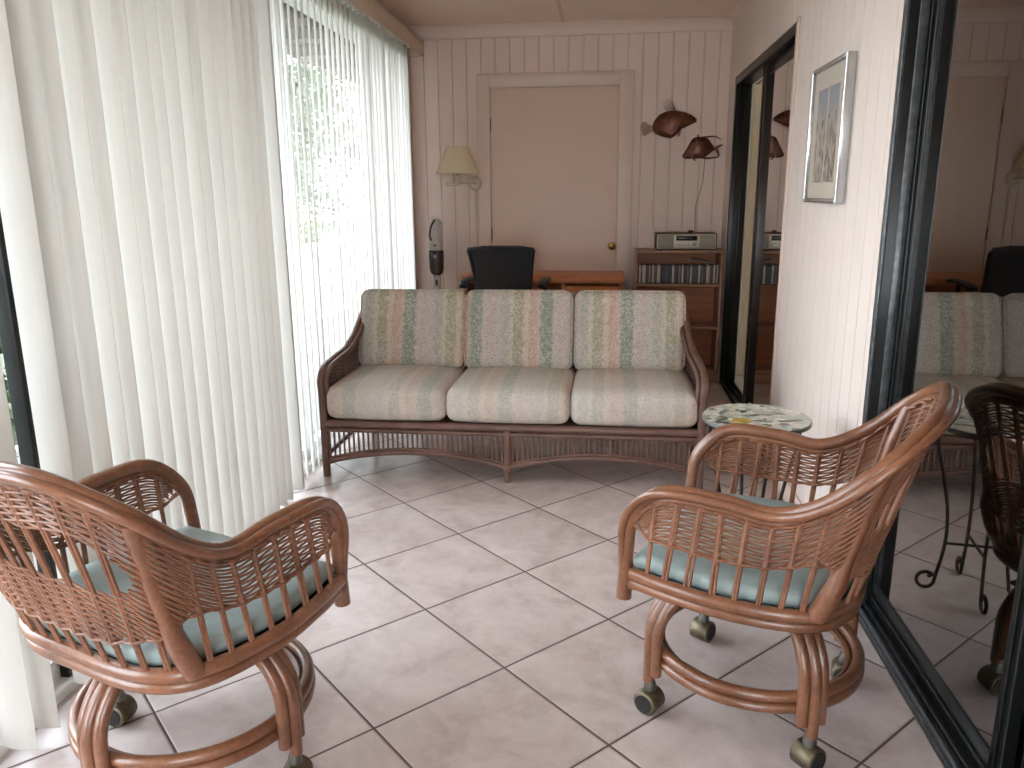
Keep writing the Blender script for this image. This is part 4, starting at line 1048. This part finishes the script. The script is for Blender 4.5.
# ------------------------------------------------------------------ outside
m = MB(); m.box(-3.1, XL-.1, -3, 12, -.14, -.04); m.build('floor_patio', M['patio'], kind='structure')
m = MB(); m.box(-40, -3.1, -25, 45, -.2, -.1); m.build('ground', M['grass_blade'], kind='structure')
m = MB(); m.box(-2.25, XL-.1, -4, 14, 2.34, 2.40); m.box(-2.29, -2.25, -4, 14, 2.28, 2.48)
for k in range(30): m.box(-2.25, XL-.1, -3.8+k*.6, -3.72+k*.6, 2.27, 2.34)
m.build('ceiling_eave', M['soffit'], kind='structure')
m = MB(); m.box(-.13, .13, -.13, .13, 0, 2.31, .006); m.box(-.16, .16, -.16, .16, 0, .16, .01); m.box(-.16, .16, -.16, .16, 2.20, 2.31, .01); pc = m.build('shade_column', M['white_al']); pc.location = (-1.86, 1.16, -.04)  # unseen column added to shade the first slats by the gap
tag(pc, 'added square white column out of view, shading the slats left of the near chair', 'column')
rl = thing('porch_railing', (-2.9, 6, -.04), 'white picket railing outside the left windows', 'railing')
m = MB(); m.box(-.03, .03, -6, 6, .83, .88, .004); m.box(-.02, .02, -6, 6, .10, .14, .004); m.build('rail', M['white_al'], rl)
for k in range(5): m = MB(); m.box(-.04, .04, -5.96+k*2.98-.04, -5.96+k*2.98+.04, 0, .92, .004); m.build('post', M['white_al'], rl)
m = MB()
for k in range(92): m.box(-.012, .012, -5.8+k*.127-.012, -5.8+k*.127+.012, .14, .83)
pk = m.build('picket', M['white_al'], rl); pk['kind'] = 'stuff'
def tree(name, x, y, h, r, n, mt, label, seed, trunk=True, zc=.68):
    rg = np.random.default_rng(seed)
    t = thing(name, (x, y, -.1), label, 'tree' if trunk else 'shrub', 'garden trees outside' if trunk else 'garden shrubs outside')
    if trunk:
        m = MB(); m.tube(spl([(0, 0, 0), (.05, .03, h*.25), (-.04, .02, h*.5), (.03, 0, h*.72)], 5), list(np.linspace(.11, .05, 16)), 9)
        for k in range(7):
            a = rg.uniform(0, 6.28); z0 = h*rg.uniform(.35, .65); l = r*rg.uniform(.5, .9); m.tube(spl([(0, 0, z0), (.5*l*math.cos(a), .5*l*math.sin(a), z0+.25*l), (l*math.cos(a), l*math.sin(a), z0+.6*l)], 4), list(np.linspace(.035, .01, 9)), 6)
        m.build('trunk', M['bark'], t)
    m = MB(); cl = rg.normal(size=(26, 3)); cl /= np.linalg.norm(cl, axis=1)[:, None]; cl *= rg.uniform(.45, 1, size=(26, 1))
    for i in range(n):
        c = cl[rg.integers(26)]*np.array([r, r, h*.32 if trunk else h*.45])+np.array([0, 0, h*zc])+rg.normal(size=3)*r*.17
        if c[2] < .05: c[2] = abs(c[2])+.05
        s = rg.uniform(.045, .095)*(1 if trunk else .8); d1 = rg.normal(size=3); d1 /= np.linalg.norm(d1); d2 = np.cross(d1, rg.normal(size=3)); d2 /= np.linalg.norm(d2)
        m.add([c-d1*s, c+d2*s*.45+d1*s*.1, c+d1*s, c-d2*s*.45+d1*s*.1], [(0, 1, 2, 3)], True)
    m.build('foliage', M[mt], t)
tree('garden_tree', -4.7, 11.6, 4.3, 1.25, 5000, 'leaf', 'green garden tree nearest the railing, seen through the open slats', 3, True, .56)
tree('garden_tree', -7.4, 17.8, 5.4, 2.0, 5200, 'leaf', 'tall dark tree standing further off on the lawn', 4, True, .5)
tree('garden_tree', -6.7, 13.6, 3.9, 1.3, 4200, 'leaf2', 'light green tree out on the lawn, left of the nearest tree', 5, True, .5)
tree('garden_shrub', -3.95, 9.0, 1.35, .65, 2200, 'leaf2', 'bright green shrub just outside the railing', 6, False, .5)
tree('garden_shrub', -3.9, 7.0, 1.25, .65, 2000, 'leaf', 'darker shrub nearer the window than the bright one by the railing', 7, False, .5)
tree('garden_shrub', -3.8, 4.4, 1.2, .65, 1800, 'leaf', 'shrub low behind the railing outside the gap at left', 8, False, .5)
tree('garden_shrub', -5.6, 9.6, 1.7, .8, 2400, 'leaf', 'taller shrub on the lawn behind the bright one', 9, False, .5)
bk_ = thing('garden_bucket', (-2.55, 6.2, -.04), 'yellow bucket on the porch beside the white railing', 'bucket')
m = MB(); m.lathe([(0, .3), (.10, .3), (.145, .62), (.15, .63), (.14, .62), (.095, .31), (0, .31)], 24); fixn(m.build('pail', M['yellow'], bk_))
m = MB(); m.tube([(.145*math.cos(a), 0, .62+.10*math.sin(a)) for a in np.linspace(0, PI, 12)], .005, 6); m.build('handle', M['steel'], bk_)
m = MB(); m.lathe([(0, 0), (.13, 0), (.13, .29), (.10, .30), (0, .30)], 20); fixn(m.build('stand', M['white_al'], bk_))

# ------------------------------------------------------------------ camera, light
A = Vector((.993, .117, -.008)); 
def Rm():
    p, r = .23703, -.0078
    cp, sp = math.cos(p), math.sin(p)
    f = np.array([0, cp, -sp]); rt = np.array([1.0, 0, 0]); up = np.cross(rt, f); c, s = math.cos(r), math.sin(r)
    a, b = c*rt+s*up, -s*rt+c*up
    FL = 790.2
    d = (608-512)/FL*a+(384-193)/FL*b+f; d[2] = 0; d /= np.linalg.norm(d)
    Mx = np.array([[d[1], -d[0], 0], d, [0, 0, 1]])
    return Mx@a, Mx@b, Mx@f
a, b, f = Rm()
cam = bpy.data.cameras.new('camera'); co = bpy.data.objects.new('camera', cam); COL.objects.link(co)
co.matrix_world = Matrix(((a[0], b[0], -f[0], 0), (a[1], b[1], -f[1], 0), (a[2], b[2], -f[2], 1.31), (0, 0, 0, 1)))
cam.sensor_fit = 'HORIZONTAL'; cam.sensor_width = 36; cam.lens = 790.2/1024*36; cam.clip_start = .02
SC.camera = co

wd = bpy.data.worlds.new('sky'); SC.world = wd; wd.use_nodes = True
nt = wd.node_tree; nt.nodes.clear()
bg = N(nt, 'ShaderNodeBackground'); ow = N(nt, 'ShaderNodeOutputWorld'); L(nt, bg.outputs[0], ow.inputs[0])
tc = N(nt, 'ShaderNodeTexCoord'); sp = N(nt, 'ShaderNodeSeparateXYZ'); L(nt, tc.outputs['Generated'], sp.inputs[0])
mr = N(nt, 'ShaderNodeMapRange', ins={1: -.1, 2: .8}); L(nt, sp.outputs[2], mr.inputs[0])
L(nt, mix(nt, mr.outputs[0], (.93, .965, 1.02), (.80, .91, 1.06)), bg.inputs[0]); bg.inputs[1].default_value = 9.0

SC.view_settings.view_transform = 'Standard'; SC.view_settings.look = 'None'; SC.view_settings.gamma = 1; SC.view_settings.use_curve_mapping = False
SC.view_settings.exposure = 0.37
SC.cycles.use_denoising = True
SC.cycles.max_bounces = 14; SC.cycles.diffuse_bounces = 8; SC.cycles.transparent_max_bounces = 24; SC.cycles.transmission_bounces = 10
SC.cycles.caustics_reflective = False; SC.cycles.caustics_refractive = False
